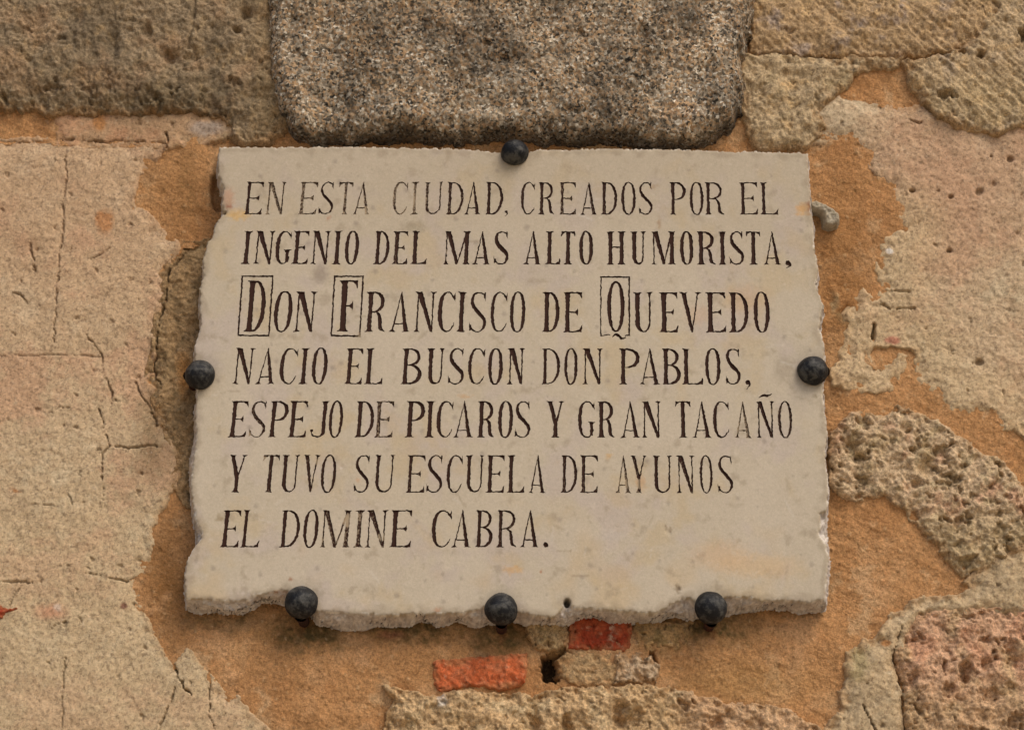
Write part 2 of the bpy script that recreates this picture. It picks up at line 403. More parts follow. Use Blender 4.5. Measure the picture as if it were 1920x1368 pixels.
LUMP_1 = [(985, 1150), (1062, 1150), (1066, 1190), (1058, 1214), (1030, 1219), (1000, 1213), (990, 1190)]
LUMP_2 = [(1160, 1224), (1190, 1218), (1225, 1228), (1240, 1250), (1232, 1276), (1180, 1284), (1156, 1280), (1153, 1250)]
LUMP_3 = [(1062, 1220), (1100, 1216), (1150, 1220), (1165, 1250), (1160, 1286), (1105, 1290), (1070, 1284), (1048, 1258)]
LUMP_4 = [(1188, 1150), (1240, 1158), (1300, 1166), (1305, 1190), (1270, 1215), (1225, 1222), (1190, 1215), (1192, 1180)]
PEBBLE = [(1519, 372), (1532, 372), (1548, 379), (1562, 388), (1573, 398), (1577, 410), (1571, 421), (1557, 424), (1546, 418), (1544, 402), (1538, 394), (1528, 392), (1519, 388)]

CRACKS = [  # polyline, half width px, depth (m)
    ([(-10, 262), (60, 263), (130, 261), (200, 264), (270, 263), (312, 267)], 2.3, .005),
    ([(312, 250), (316, 262), (311, 274)], 4, .008),
    ([(124, 285), (122, 340), (118, 400), (112, 470), (106, 540), (103, 600), (99, 640)], 2.0, .0035),
    ([(55, 455), (60, 480), (64, 510)], 2.4, .004), ([(20, 545), (40, 552), (55, 570)], 2.6, .004),
    ([(170, 483), (190, 475), (205, 462)], 1.8, .003),
    ([(347, 470), (330, 492), (316, 512), (311, 560), (300, 600), (294, 650), (287, 690), (288, 703), (305, 720)], 2.6, .007),
    ([(158, 622), (165, 634), (180, 650), (192, 662), (195, 685), (196, 702), (203, 718), (209, 735), (207, 765)], 2.0, .004),
    ([(-10, 666), (60, 665), (120, 664), (165, 666), (190, 668)], 1.6, .002),
    ([(186, 765), (192, 790), (200, 812), (204, 833), (240, 838), (270, 836), (292, 834)], 2.1, .0045),
    ([(250, 712), (262, 735), (280, 762), (293, 795)], 2.0, .004),
    ([(94, 772), (112, 762), (140, 762)], 2.0, .003),
    ([(205, 834), (190, 850), (190, 880), (194, 905), (192, 948)], 1.7, .004),
    ([(128, 928), (135, 946)], 2.0, .003), ([(60, 942), (100, 946)], 1.5, .002),
    ([(160, 1072), (190, 1080), (205, 1084), (240, 1086), (272, 1074)], 2.0, .0045),
    ([(-10, 1088), (30, 1090), (60, 1090)], 1.8, .003),
    ([(15, 1135), (25, 1115), (35, 1100)], 2.0, .003),
    ([(90, 1185), (100, 1172), (125, 1160)], 1.9, .003),
    ([(310, 1225), (324, 1240), (332, 1258), (338, 1275), (352, 1294), (365, 1302)], 2.4, .006),
    ([(390, 1255), (393, 1280), (391, 1310), (394, 1340), (400, 1368)], 2.0, .005),
    ([(328, 1285), (320, 1310), (308, 1340), (298, 1360)], 1.8, .004),
    ([(122, 1230), (119, 1280), (117, 1340), (114, 1400)], 1.6, .003),
    ([(1655, 541), (1680, 544), (1705, 546)], 2.1, .004),
    ([(1649, 555), (1655, 567), (1668, 576), (1690, 578), (1715, 577)], 2.4, .006),
    ([(1638, 606), (1639, 618), (1637, 634)], 5.5, .011),
    ([(1640, 650), (1680, 651), (1706, 654)], 2.6, .007),
    ([(1708, 222), (1716, 226), (1728, 228)], 3.4, .006),
    ([(1628, 318), (1640, 325), (1648, 331)], 2.6, .006),
    ([(1736, 190), (1765, 218), (1798, 238)], 2.3, .004),
    ([(1620, 1320), (1632, 1345), (1645, 1372)], 2.4, .006),
    ([(1693, 1170), (1680, 1212), (1679, 1240), (1690, 1279), (1696, 1330), (1699, 1380)], 3.0, .008),
    ([(1430, 96), (1500, 103), (1580, 105)], 2.4, .004),
    ([(310, 216), (345, 212), (375, 207), (420, 212)], 2.0, .004),
]

# ------------------------------------------------------------------ the wall, one height field per part
G = 2.2
gx = np.concatenate([np.arange(-470, -40, 7.0), np.arange(-40, 1962, G), np.arange(1966, 2400, 7.0)])      # coarser beyond the frame
gy = np.concatenate([np.arange(-360, -40, 7.0), np.arange(-40, 1410, G), np.arange(1414, 1740, 7.0)])
GX, GY = np.meshgrid(gx, gy)
WX = fbm(GX, GY, 26, 4, .55, 11) * 9
WY = fbm(GX, GY, 26, 4, .55, 51) * 9
RX = fbm(GX, GY, 8, 2, .6, 13) * 3.2
RY = fbm(GX, GY, 8, 2, .6, 53) * 3.2
EN = fbm(GX, GY, 75, 3, .6, 57)       # how boldly an edge stands up
B1 = fbm(GX, GY, 180, 4, .5, 3)          # shared broad, middle and fine fields
B2 = fbm(GX, GY, 46, 4, .55, 23)
B3 = fbm(GX, GY, 11, 3, .6, 43)

def bbox(pts, pad=24):
    xs = [p[0] for p in pts]; ys = [p[1] for p in pts]
    i0, i1 = np.searchsorted(gy, (min(ys) - pad, max(ys) + pad))
    j0, j1 = np.searchsorted(gx, (min(xs) - pad, max(xs) + pad))
    return slice(max(i0, 0), i1), slice(max(j0, 0), j1)

def region_sdf(pts, sl, rag=1.0):
    x = GX[sl] + WX[sl] * rag + RX[sl]; y = GY[sl] + WY[sl] * rag + RY[sl]
    return sdf(x, y, pts)

SOLID = np.zeros(GX.shape)               # how deep inside any raised part a mortar cell lies

wall = empty('old_stone_wall', (0, 0, Z0))
tag(wall, 'weathered stone wall patched with pinkish plaster and ochre mortar behind the plaque', 'wall')

def build_part(name, sl, s, h, base, mat, col, keep=-14, label=None):
    """height field over the grid window sl; h in metres in front of the wall plane, kept where s > keep"""
    ok = s > keep
    cell = ok[:-1, :-1] & ok[1:, :-1] & ok[:-1, 1:] & ok[1:, 1:]
    ny, nx = s.shape
    idx = np.arange(ny * nx).reshape(ny, nx)
    a = idx[:-1, :-1][cell]; b = idx[1:, :-1][cell]; c = idx[1:, 1:][cell]; d = idx[:-1, 1:][cell]
    f = np.stack([a, b, c, d], 1)
    used, inv = np.unique(f, return_inverse=True)
    f = inv.reshape(f.shape)
    X, Z = at(GX[sl], GY[sl], base)
    v = np.stack([X.ravel(), -h.ravel(), Z.ravel() - Z0], 1)[used]
    o = new_mesh(name, v, f, mat, wall, np.clip(col.reshape(-1, 3)[used], .004, 2.2 if mat is M_GRAN else .9))
    if label: o['label'] = label
    return o

def edge(s, r, lift, drop=0.0014):
    """0 at the foot, lift on top, rounded over r px; dives into the wall outside"""
    t = np.clip(s / r, 0, 1)
    up = lift * np.sqrt(np.clip(1 - (1 - t) ** 2, 0, 1))
    return np.where(s > 0, up, s * drop)

def crack_cut(sl):
    x = GX[sl] + WX[sl] * .6 + B3[sl] * 3.5; y = GY[sl] + WY[sl] * .6 - B3[sl] * 3.0
    cut = np.zeros(x.shape); crack_tone = np.zeros(x.shape)
    x0, x1, y0, y1 = x.min(), x.max(), y.min(), y.max()
    for i, (pts, wd, dep) in enumerate(CRACKS):
        xs = [p[0] for p in pts]; ys = [p[1] for p in pts]
        m = (x > min(xs) - 12) & (x < max(xs) + 12) & (y > min(ys) - 12) & (y < max(ys) + 12)
        if not m.any(): continue
        d = seg_dist(x[m], y[m], pts)
        wv = wd * .62 * (1 + 1.8 * fbm(GX[sl][m], GY[sl][m], 30, 2, .5, 300 + i))
        k = 1 - sstep(.25, 1.0, d / np.maximum(wv, .6))
        cut[m] = np.maximum(cut[m], k * dep)
        crack_tone[m] = np.maximum(crack_tone[m], 1 - sstep(.4, 1.5, d / np.maximum(wv, .6)))  # darkens the colour along each crack, a little wider than the cut
    return cut, crack_tone

def spot(x, y, cx, cy, rx, ry, soft=.5):
    d = np.hypot((x - cx) / rx, (y - cy) / ry)
    return 1 - sstep(1 - soft, 1 + soft * .4, d)

def C(rgb, shape): return np.broadcast_to(lin(rgb), shape + (3,)).copy()

K = 1.0
# --- plaster fields
def plaster(pts, label, cols, seed, lift=.0045, rough=1.0, rag=.8, slope=None):
    sl = bbox(pts); x, y = GX[sl], GY[sl]
    s = region_sdf(pts, sl, rag)
    cut, crack_tone = crack_cut(sl)
    lf = 1 - (1 - sstep(0, 40, s)) * np.clip(.45 - 1.5 * EN[sl], 0, .85)      # the skin thins out towards parts of its torn edge
    h = edge(s, 4, lift) * lf + np.where(s > 0, 1, 0) * (B1[sl] * .0035 + B2[sl] * .0016 * rough + B3[sl] * .0007 * rough) * sstep(0, 14, s)
    p = pits(x, y, 46, 2.5, 6, .35, seed)
    h = h - p * .0022 - cut
    if slope is not None: h = h + slope(x, y, s)
    main, pink, pale = cols
    c = C(main, x.shape)
    n1 = fbm(x, y, 210, 4, .55, seed + 1); n2 = fbm(x, y, 30, 4, .6, seed + 2)
    c = mixc(c, pink, sstep(-.05, .35, n1 + n2 * .5) * .8)
    c = mixc(c, pale, sstep(.1, .5, -n1 + n2 * .6) * .7)
    c = mixc(c, (120, 95, 66), sstep(.28, .6, fbm(x, y, 60, 4, .6, seed + 3)) * .35)
    c = mixc(c, (205, 188, 158), sstep(.35, .6, fbm(x, y, 24, 3, .6, seed + 4)) * .4)
    e_ = (1 - sstep(0, 16, s + 22 * B2[sl] + 10 * B3[sl]))
    c = mixc(c, (178, 140, 98), e_ * .55)
    c = c * (1 + .16 * fbm(x, y, 13, 4, .7, seed + 6) + .12 * fbm(x, y, 5, 2, .6, seed + 7))[..., None]
    h = h + fbm(x, y, 16, 3, .6, seed + 8) * .0013 * (1 - sstep(8, 46, s)) * sstep(0, 6, s) * rough
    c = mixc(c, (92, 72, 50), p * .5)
    c = mixc(c, (70, 55, 40), crack_tone * .45)
    return sl, x, y, s, h, c

def put(name, pts, mat, data, base, label):
    sl, x, y, s, h, c = data
    SOLID[sl] = np.maximum(SOLID[sl], s)
    return build_part(name, sl, s, h, base, mat, c * K, label=label)

dat = plaster(LEFT_PL, None, ((193, 169, 135), (193, 157, 125), (202, 184, 152)), 400)
sl, x, y, s, h, c = dat
c = mixc(c, (182, 146, 114), (1 - sstep(380, 900, y)) * .45)
c = mixc(c, (190, 168, 132), sstep(800, 1150, y) * .5)
for (cx, cy, rx, ry) in ((195, 412, 20, 26), (30, 918, 8, 4)):
    c = mixc(c, (180, 124, 76), spot(x + WX[sl] * 1.5 + RX[sl], y + WY[sl] * 1.5 + RY[sl], cx, cy, rx, ry) * .8)
c = mixc(c, (112, 62, 54), spot(x + WX[sl] * .5, y + WY[sl] * .5, 231, 1134, 7, 6) * .8)
c = mixc(c, (196, 128, 98), spot(x + WX[sl], y + WY[sl], 95, 1145, 34, 16, .8) * .5)
c = mixc(c, (205, 185, 165), spot(x + WX[sl], y + WY[sl], 108, 1139, 9, 7) * .8)
c = mixc(c, (120, 98, 68), (1 - sstep(0, 60, np.abs(x - 290 + (y - 750) * .05))) * sstep(690, 760, y) * (1 - sstep(850, 930, y)) * .6)
put('plaster', LEFT_PL, M_PLAST, (sl, x, y, s, h, c), .006, 'pinkish cracked plaster left of the plaque')

dat = plaster(TOP_BAND, None, ((178, 146, 112), (184, 140, 106), (170, 150, 118)), 430, lift=.0045)
sl, x, y, s, h, c = dat
c = mixc(c, (178, 124, 72), spot(x + WX[sl] + RX[sl], y + WY[sl] + RY[sl], 186, 230, 15, 21) * .8)
c = mixc(c, (165, 158, 150), spot(x + WX[sl], y + WY[sl], 385, 240, 40, 14) * .6)
put('plaster', TOP_BAND, M_PLAST, (sl, x, y, s, h, c), .0045, 'narrow plaster strip under the olive brown stone')

dat = plaster(RIGHT_PL, None, ((193, 168, 135), (190, 156, 124), (202, 184, 152)), 470, rough=1.6)
sl, x, y, s, h, c = dat
c = mixc(c, (184, 146, 116), spot(x, y, 1800, 330, 260, 170, .8) * .55)
c = mixc(c, (196, 172, 132), (1 - sstep(40, 130, s)) * sstep(300, 400, y) * .5)
c = mixc(c, (178, 112, 92), spot(x + WX[sl], y + WY[sl], 1674, 636, 14, 10) * .8)
c = mixc(c, (226, 220, 210), spot(x + WX[sl] * .4, y + WY[sl] * .4, 1668, 469, 7, 6) * .9)
dk = 0
for (cx, cy, r) in ((1895, 298, 8), (1712, 355, 5), (1783, 368, 6), (1836, 356, 9), (1762, 356, 3), (1860, 292, 3), (1780, 470, 6), (1838, 676, 8)):
    k = spot(x + WX[sl] * .5, y + WY[sl] * .5, cx, cy, r, r * .85)
    h = h - k * .004; c = mixc(c, (98, 78, 56), k * .6)
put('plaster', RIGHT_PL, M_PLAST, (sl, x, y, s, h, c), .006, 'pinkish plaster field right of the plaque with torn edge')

dat = plaster(LOW_PL, None, ((190, 166, 130), (176, 156, 124), (200, 182, 150)), 520, rough=1.8, lift=.008)
sl, x, y, s, h, c = dat
c = mixc(c, (182, 122, 66), spot(x + WX[sl] * .5, y + WY[sl] * .5, 1662, 1203, 9, 7) * .8)
c = mixc(c, (150, 138, 92), spot(x + WX[sl] * 2, y + WY[sl] * 2, 1612, 1240, 26, 40) * .5)
put('plaster', LOW_PL, M_PLAST, (sl, x, y, s, h, c), .008, 'pale grey plaster strip below the rough pitted stone')

# --- stones
def stone(name, pts, mat, label, base, r, fn, rag=1.0, seed=0, keep=-14, dust=.5):
    sl = bbox(pts); x, y = GX[sl], GY[sl]
    s = region_sdf(pts, sl, rag)
    cut, crack_tone = crack_cut(sl)
    dh, c = fn(x, y, s, sl)
    if mat is not M_GRAN:
        c = c * (1 + .38 * fbm(x, y, 15, 4, .7, seed + 990) + .22 * fbm(x, y, 5, 2, .6, seed + 995))[..., None]
        dh = dh + fbm(x, y, 8, 3, .65, seed + 996) * .0011
        er = fbm(x, y, 30, 4, .6, seed + 997, True)
        dh = dh - np.clip(er + .1, 0, 1.2) * (1 - sstep(4, 42, s)) * base * .45
        e_ = (1 - sstep(0, 14, s + 24 * B2[sl] + 12 * B3[sl]))
        c = mixc(c, (170, 132, 90), e_ * dust)
    h = edge(s, r, base) + dh * sstep(-1, r * .7, s) - cut
    c = mixc(c, (56, 46, 34), crack_tone * .5)
    SOLID[sl] = np.maximum(SOLID[sl], s)
    return build_part(name, sl, s, h, base, mat, c * K, keep, label)

def f_A(x, y, s, sl):
    rg = fbm(x, y, 70, 5, .6, 611, True)
    lowr = sstep(60, 210, y)
    p = pits(x, y, 62, 7, 19, .55, 620) + .5 * pits(x, y, 24, 3, 8, .5, 630)
    h = B1[sl] * .008 + B2[sl] * .005 + (rg - .4) * .0035 * (.6 + lowr) + B3[sl] * .0022 - p * (.003 + .003 * lowr)
    for cx, cy, rx, ry in ((208, 84, 18, 34), (275, 55, 10, 16), (318, 105, 18, 12), (460, 24, 11, 13), (444, 55, 7, 6)):
        h = h - spot(x + WX[sl], y + WY[sl], cx, cy, rx, ry, .8) * .008
    step = sstep(-4, 6, seg_dist(x, y, [(366, -60), (364, 20), (358, 60), (350, 90)]))
    h = h - (1 - step) * .006
    c = C((150, 130, 102), x.shape)
    c = mixc(c, (108, 94, 74), sstep(-.1, .4, fbm(x, y, 120, 4, .6, 640)) * .7)
    c = mixc(c, (166, 140, 102), sstep(.05, .5, fbm(x, y, 40, 4, .65, 650)) * .7)
    c = mixc(c, (160, 124, 90), sstep(.0, .4, fbm(x, y, 90, 3, .6, 660)) * .4)
    c = mixc(c, (84, 74, 54), sstep(.2, .5, fbm(x, y, 22, 4, .7, 670)) * .45)
    c = mixc(c, (86, 76, 56), spot(x + WX[sl] * 4, y + WY[sl] * 4, 340, 185, 150, 60, .9) * .5 + spot(x + WX[sl] * 4, y + WY[sl] * 4, 90, 150, 120, 60, .9) * .3)
    c = mixc(c, (158, 134, 96), sstep(450, 500, x) * .4)
    return h, c
stone('stone', STONE_A, M_LIME, 'large olive brown rough limestone block, upper left corner', .014, 16, f_A, 1.5)

def f_gran(x, y, s, sl):
    h = B1[sl] * .010 + B2[sl] * .0045 + B3[sl] * .0022 + fbm(x, y, 6, 2, .6, 700) * .0014 - pits(x, y, 60, 4, 12, .5, 715) * .003
    for cx, cy, rx, ry, d in ((940, 112, 34, 12, .005), (1205, 60, 10, 16, .005), (1090, 205, 40, 12, .002)):
        h = h - spot(x + WX[sl], y + WY[sl], cx, cy, rx, ry, .8) * d
    k = np.full(x.shape, 1.0)
    n = fbm(x, y, 150, 4, .6, 710)
    n2 = fbm(x, y, 55, 4, .65, 712)
    k *= 1 - .42 * sstep(.0, .4, n) + .26 * sstep(.05, .45, -n) - .30 * sstep(.1, .45, n2) + .14 * sstep(.1, .45, -n2)
    c = np.stack([k * 1.0, k, k * .98], -1)
    # grime and occlusion shadow painted black along the lower edge, ragged outline
    crust_shadow = (1 - sstep(3, 15, s + 7 * B2[sl] * 2 + fbm(x, y, 60, 3, .5, 720) * 16 + np.where(y < 190, 40, 0)))
    c = c * (1 - .62 * crust_shadow[..., None])
    warm = sstep(.1, .5, fbm(x, y, 90, 3, .6, 730))[..., None]
    c = c * (1 - warm * np.array([0, .05, .12]))
    pale = (spot(x + WX[sl] * 2, y + WY[sl] * 2, 1275, 208, 66, 20, .6) * .8)[..., None]
    c = c * (1 - pale) + pale * np.array([1.5, 1.42, 1.34])
    dark = (spot(x + WX[sl] * 2, y + WY[sl] * 2, 1295, 35, 34, 48, .9) * .5 + spot(x + WX[sl] * 2, y + WY[sl] * 2, 560, 35, 20, 60, .9) * .4
            + spot(x + WX[sl] * 2, y + WY[sl] * 2, 955, 118, 45, 40, .9) * .35 + spot(x + WX[sl] * 2, y + WY[sl] * 2, 1210, 70, 30, 30, .9) * .4
            + spot(x + WX[sl] * 2, y + WY[sl] * 2, 1390, 60, 30, 60, .9) * .25)[..., None]
    c = c * (1 - np.clip(dark, 0, .8))
    grey = sstep(60, 220, y)[..., None]
    c = c * (1 - grey * np.array([.03, .0, -.04]))
    return h, c * 1.2
stone('stone', GRANITE, M_GRAN, 'speckled grey granite block jutting out above the plaque', .030, 34, f_gran, 1.3, keep=-20)

def f_C(seed, main, grey, amp=1.0, stri=0.0):
    def f(x, y, s, sl):
        rg = fbm(x, y, 60, 5, .6, seed, True)
        p = pits(x, y, 70, 5, 15, .35, seed + 5) + .5 * pits(x, y, 22, 3, 7, .4, seed + 6)
        h = (B1[sl] * .007 + B2[sl] * .0045 + (rg - .4) * .003 + B3[sl] * .0018 - p * .0035) * amp
        if stri:
            u = x * .75 + y * .65; v = -x * .65 + y * .75
            h = h + fbm(u * .12, v, 9, 3, .5, seed + 9) * .0028 * stri
        c = C(main, x.shape)
        c = mixc(c, grey, sstep(.05, .4, fbm(x, y, 60, 4, .65, seed + 11)) * .75)
        c = mixc(c, (200, 166, 118), sstep(.05, .45, fbm(x, y, 34, 4, .6, seed + 12)) * .6)
        c = mixc(c, (120, 96, 62), sstep(.15, .5, fbm(x, y, 26, 4, .7, seed + 13)) * .6)
        return h, c
    return f
stone('stone', STONE_C1, M_LIME, 'ochre limestone with grey violet patches, right of the granite block', .011, 6, f_C(740, (182, 153, 115), (158, 142, 130), 1.0, .6), 1.0)
def f_C3(x, y, s, sl):
    h, c = f_C(780, (187, 162, 126), (170, 152, 130), .8, 1.0)(x, y, s, sl)
    for cx, cy, rx, ry in ((1823, 50, 13, 9), (1840, 100, 10, 9), (1806, 96, 6, 7), (1918, 66, 9, 14), (1772, 178, 14, 7), (1788, 182, 6, 5), (1860, 14, 12, 14)):
        k = spot(x + WX[sl] * 1.2 + RX[sl], y + WY[sl] * 1.2 + RY[sl], cx, cy, rx, ry, .7)
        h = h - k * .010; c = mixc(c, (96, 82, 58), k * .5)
    c = mixc(c, (190, 166, 124), spot(x, y, 1850, 190, 130, 60, .8) * .5)
    return h, c
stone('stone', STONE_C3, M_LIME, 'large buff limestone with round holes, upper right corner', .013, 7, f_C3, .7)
stone('stone', STONE_C2, M_LIME, 'small yellowish rough stone beside the lower right corner of the granite', .0105, 8, f_C(820, (186, 163, 128), (164, 144, 108), 1.1), 1.0)

def f_G(x, y, s, sl):
    rg = fbm(x, y, 50, 5, .6, 851, True)
    h = B1[sl] * .004 + B2[sl] * .004 + (rg - .4) * .003 + B3[sl] * .002 - .006 * sstep(310, 372, x)
    c = C((156, 128, 92), x.shape)
    c = mixc(c, (166, 140, 102), sstep(.0, .4, fbm(x, y, 60, 4, .6, 855)) * .8)
    c = mixc(c, (112, 92, 64), sstep(.0, .4, fbm(x, y, 44, 4, .65, 856)) * .75)
    c = mixc(c, (176, 124, 68), spot(x + WX[sl], y + WY[sl], 345, 700, 18, 45, .8) * .7)
    return h, c
stone('stone', STONE_G, M_LIME, 'dark brown rough stone along the left edge of the plaque', .005, 10, f_G, 1.0)

def f_H(x, y, s, sl):
    rg = fbm(x, y, 52, 5, .62, 871, True)
    p = pits(x, y, 58, 9, 24, .7, 875) + .6 * pits(x, y, 26, 4, 10, .55, 876)
    h = B1[sl] * .006 + B2[sl] * .006 + (rg - .4) * .0045 + B3[sl] * .0022 - p * .0062
    for cx, cy, rx, ry in ((1590, 835, 16, 14), (1740, 875, 22, 20), (1700, 800, 12, 14), (1720, 905, 14, 10)):
        h = h - spot(x + WX[sl], y + WY[sl], cx, cy, rx, ry, .7) * .006
    c = C((200, 173, 138), x.shape)
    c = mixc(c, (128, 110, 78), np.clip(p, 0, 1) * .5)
    c = mixc(c, (166, 144, 104), sstep(.0, .4, fbm(x, y, 90, 4, .6, 880)) * .6)
    c = mixc(c, (190, 138, 108), sstep(.1, .45, fbm(x, y, 70, 3, .6, 881)) * .5)
    c = mixc(c, (196, 176, 136), sstep(.1, .45, fbm(x, y, 30, 3, .6, 882)) * .5)
    c = mixc(c, (176, 154, 116), sstep(930, 1000, y) * .6)
    return h, c
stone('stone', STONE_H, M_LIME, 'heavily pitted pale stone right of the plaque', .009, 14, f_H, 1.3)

def f_I(x, y, s, sl):
    rg = fbm(x, y, 62, 5, .6, 891, True)
    p = pits(x, y, 64, 9, 22, .6, 895) + .5 * pits(x, y, 28, 4, 9, .5, 896)
    h = B1[sl] * .009 + B2[sl] * .006 + (rg - .4) * .004 + B3[sl] * .0016 - p * .005
    for cx, cy, rx, ry in ((1858, 1297, 14, 14), (1812, 1268, 16, 14), (1710, 1275, 10, 16), (1898, 1222, 14, 22), (1848, 1196, 8, 8)):
        h = h - spot(x + WX[sl] * 2 + RX[sl] * 2, y + WY[sl] * 2 + RY[sl] * 2, cx, cy, rx, ry, .8) * .007
    c = C((200, 160, 127), x.shape)
    c = mixc(c, (200, 146, 112), sstep(.0, .4, fbm(x, y, 90, 3, .6, 900)) * .6)
    c = mixc(c, (190, 162, 120), np.clip(sstep(.0, .4, fbm(x, y, 110, 3, .6, 901)) + sstep(1240, 1340, y) * .7, 0, 1) * .7)
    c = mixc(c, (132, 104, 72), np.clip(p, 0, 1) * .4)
    return h, c
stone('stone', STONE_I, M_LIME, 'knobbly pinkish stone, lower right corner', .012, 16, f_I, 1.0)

def f_J(x, y, s, sl):
    rg = fbm(x, y, 66, 5, .6, 911, True)
    p = pits(x, y, 74, 9, 20, .6, 915, 1, .7) + .5 * pits(x, y, 28, 4, 9, .5, 916)
    h = B1[sl] * .007 + B2[sl] * .006 + (rg - .4) * .0045 + B3[sl] * .0018 - p * .005
    for cx, cy, rx, ry in ((1000, 1352, 14, 40), (1164, 1345, 12, 34), (1062, 1360, 12, 14), (1345, 1352, 20, 16)):
        h = h - spot(x + WX[sl] * 1.6 + RX[sl], y + WY[sl] * 1.6 + RY[sl], cx, cy, rx, ry, .9) * .011
    c = C((196, 164, 122), x.shape)
    c = mixc(c, (208, 184, 144), sstep(.0, .4, fbm(x, y, 50, 4, .6, 920)) * .7)
    c = mixc(c, (160, 132, 90), sstep(.1, .45, fbm(x, y, 60, 4, .65, 921)) * .6)
    c = mixc(c, (200, 156, 124), sstep(1240, 1330, x) * .4)
    c = mixc(c, (212, 206, 196), spot(x + WX[sl], y + WY[sl], 826, 1308, 10, 16) * .7)
    return h, c
stone('stone', STONE_J, M_LIME, 'pale knobbly limestone under the bricks at the bottom edge', .011, 12, f_J, 1.2)

# --- bricks and the rubble between them
def f_brick(seed, main, alt, dusty):
    def f(x, y, s, sl):
        p = pits(x, y, 22, 2, 6, .55, seed)
        h = B2[sl] * .003 + B3[sl] * .0016 - p * .003
        c = C(main, x.shape)
        c = mixc(c, alt, sstep(-.1, .35, fbm(x, y, 34, 4, .6, seed + 1)) * .8)
        c = mixc(c, (196, 150, 120), sstep(.25, .5, fbm(x, y, 18, 4, .7, seed + 2)) * dusty)
        c = mixc(c, (96, 40, 24), p * .5)
        return h, c
    return f
stone('brick', BRICK_1, M_BRICK, 'bright orange red brick face', .0065, 4, f_brick(930, (200, 106, 64), (204, 126, 86), .6), .4, dust=.45)
def f_b2(x, y, s, sl):
    h, c = f_brick(940, (148, 60, 36), (178, 88, 54), .5)(x, y, s, sl)
    c = mixc(c, (196, 164, 136), spot(x + WX[sl] * 1.5, y + WY[sl] * 1.5, 1146, 1185, 9, 30, .9) * sstep(-.1, .2, B3[sl]) * .9)
    return h, c
stone('brick', BRICK_2, M_BRICK, 'deep red brick touching the bottom rim of the plaque', .0065, 4, f_b2, .4, dust=.35)
stone('brick', BRICK_3, M_BRICK, 'red brick fragment in the plaster, at the far left edge', .009, 4, f_brick(950, (160, 60, 36), (180, 84, 54), .2), .3)

def f_lump(seed, main, alt, amp=1.0):
    def f(x, y, s, sl):
        p = pits(x, y, 26, 3, 8, .5, seed)
        h = (B2[sl] * .004 + B3[sl] * .0024 - p * .004) * amp
        c = C(main, x.shape)
        c = mixc(c, alt, sstep(-.05, .35, fbm(x, y, 26, 4, .65, seed + 1)) * .8)
        c = mixc(c, (128, 104, 72), p * .5)
        return h, c
    return f
stone('stone', LUMP_1, M_LIME, 'small buff stone left of the deep red brick', .006, 4, f_lump(960, (176, 148, 108), (140, 118, 80)), .8)
stone('stone', LUMP_2, M_LIME, 'white crusted stone below right of the deep red brick', .008, 8, f_lump(965, (196, 170, 138), (178, 142, 104), 1.3), 2.0, dust=.6)
stone('stone', LUMP_3, M_LIME, 'olive grey stone between the two bricks', .0046, 6, f_lump(970, (178, 148, 108), (182, 142, 98), .6), 2.4, dust=.9)
stone('stone', LUMP_4, M_LIME, 'stained brown stone right of the deep red brick', .0055, 8, f_lump(975, (160, 128, 86), (122, 102, 66), .8), 1.8, dust=.8)

# --- the ochre mortar bed
sl = (slice(None), slice(None)); x, y = GX, GY
dB = sdf(x, y, BODY)
SM = np.clip(SOLID, -80, 0)
u_ = x * .9 + y * .44; v_ = -x * .44 + y * .9
h = .0034 * sstep(60, 0, -SM) * 1.0 - .0015 + B1 * .004 + B2 * .0011 + B3 * .0004 + fbm(x, y, 7, 2, .6, 80) * .0006 + fbm(u_ * .25, v_, 16, 3, .55, 90) * .0009 + fbm(x, y, 44, 3, .5, 91) * .0016
h = h - .003 * (1 - sstep(0, 60, -dB))
# the broken pocket beside the upper left notch of the plaque and the cavity between the bricks
pk = spot(x + WX * .6, y + WY * .6, 408, 358, 15, 36, .25)
h = h - pk * .012
pk2 = spot(x + WX, y + WY, 395, 425, 34, 45, .8)
h = h - pk2 * .004
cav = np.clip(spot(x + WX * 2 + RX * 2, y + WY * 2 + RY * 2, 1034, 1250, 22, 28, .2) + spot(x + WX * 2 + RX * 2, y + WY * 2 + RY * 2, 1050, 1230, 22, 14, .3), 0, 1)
h = h - cav * .022
hol = spot(x + WX * .3, y + WY * .3, 1226 + (y - 1240) * .25, 1238, 7, 20, .4)
h = h - hol * .008
for cx, cy, rx, ry in ((1590, 585, 12, 18), (1596, 620, 10, 16)):
    h = h - spot(x + WX, y + WY, cx, cy, rx, ry, .7) * .006
h = h + (spot(x, y, 1568, 560, 26, 40, .9)) * B2 * .006
cut, crack_tone = crack_cut(sl)
c = C((188, 141, 94), x.shape)
c = mixc(c, (176, 128, 82), sstep(-.1, .4, fbm(x, y, 170, 4, .55, 81)) * .7)
c = mixc(c, (198, 158, 114), sstep(.0, .45, fbm(x, y, 90, 4, .6, 82)) * .6)
c = mixc(c, (190, 138, 90), sstep(.15, .45, fbm(x, y, 60, 4, .6, 83)) * .5)
c = mixc(c, (146, 110, 72), sstep(.2, .5, fbm(x, y, 30, 4, .65, 84)) * .4)
c = c * (1 + .14 * fbm(x, y, 14, 4, .7, 86) + .12 * fbm(x, y, 5, 2, .6, 87))[..., None]
c = mixc(c, (206, 176, 136), sstep(.18, .42, fbm(x + WX * 2, y + WY * 2, 75, 4, .6, 95)) * .45)
c = mixc(c, (150, 108, 68), sstep(.15, .45, fbm(x + WX, y + WY, 130, 4, .65, 96)) * .45)
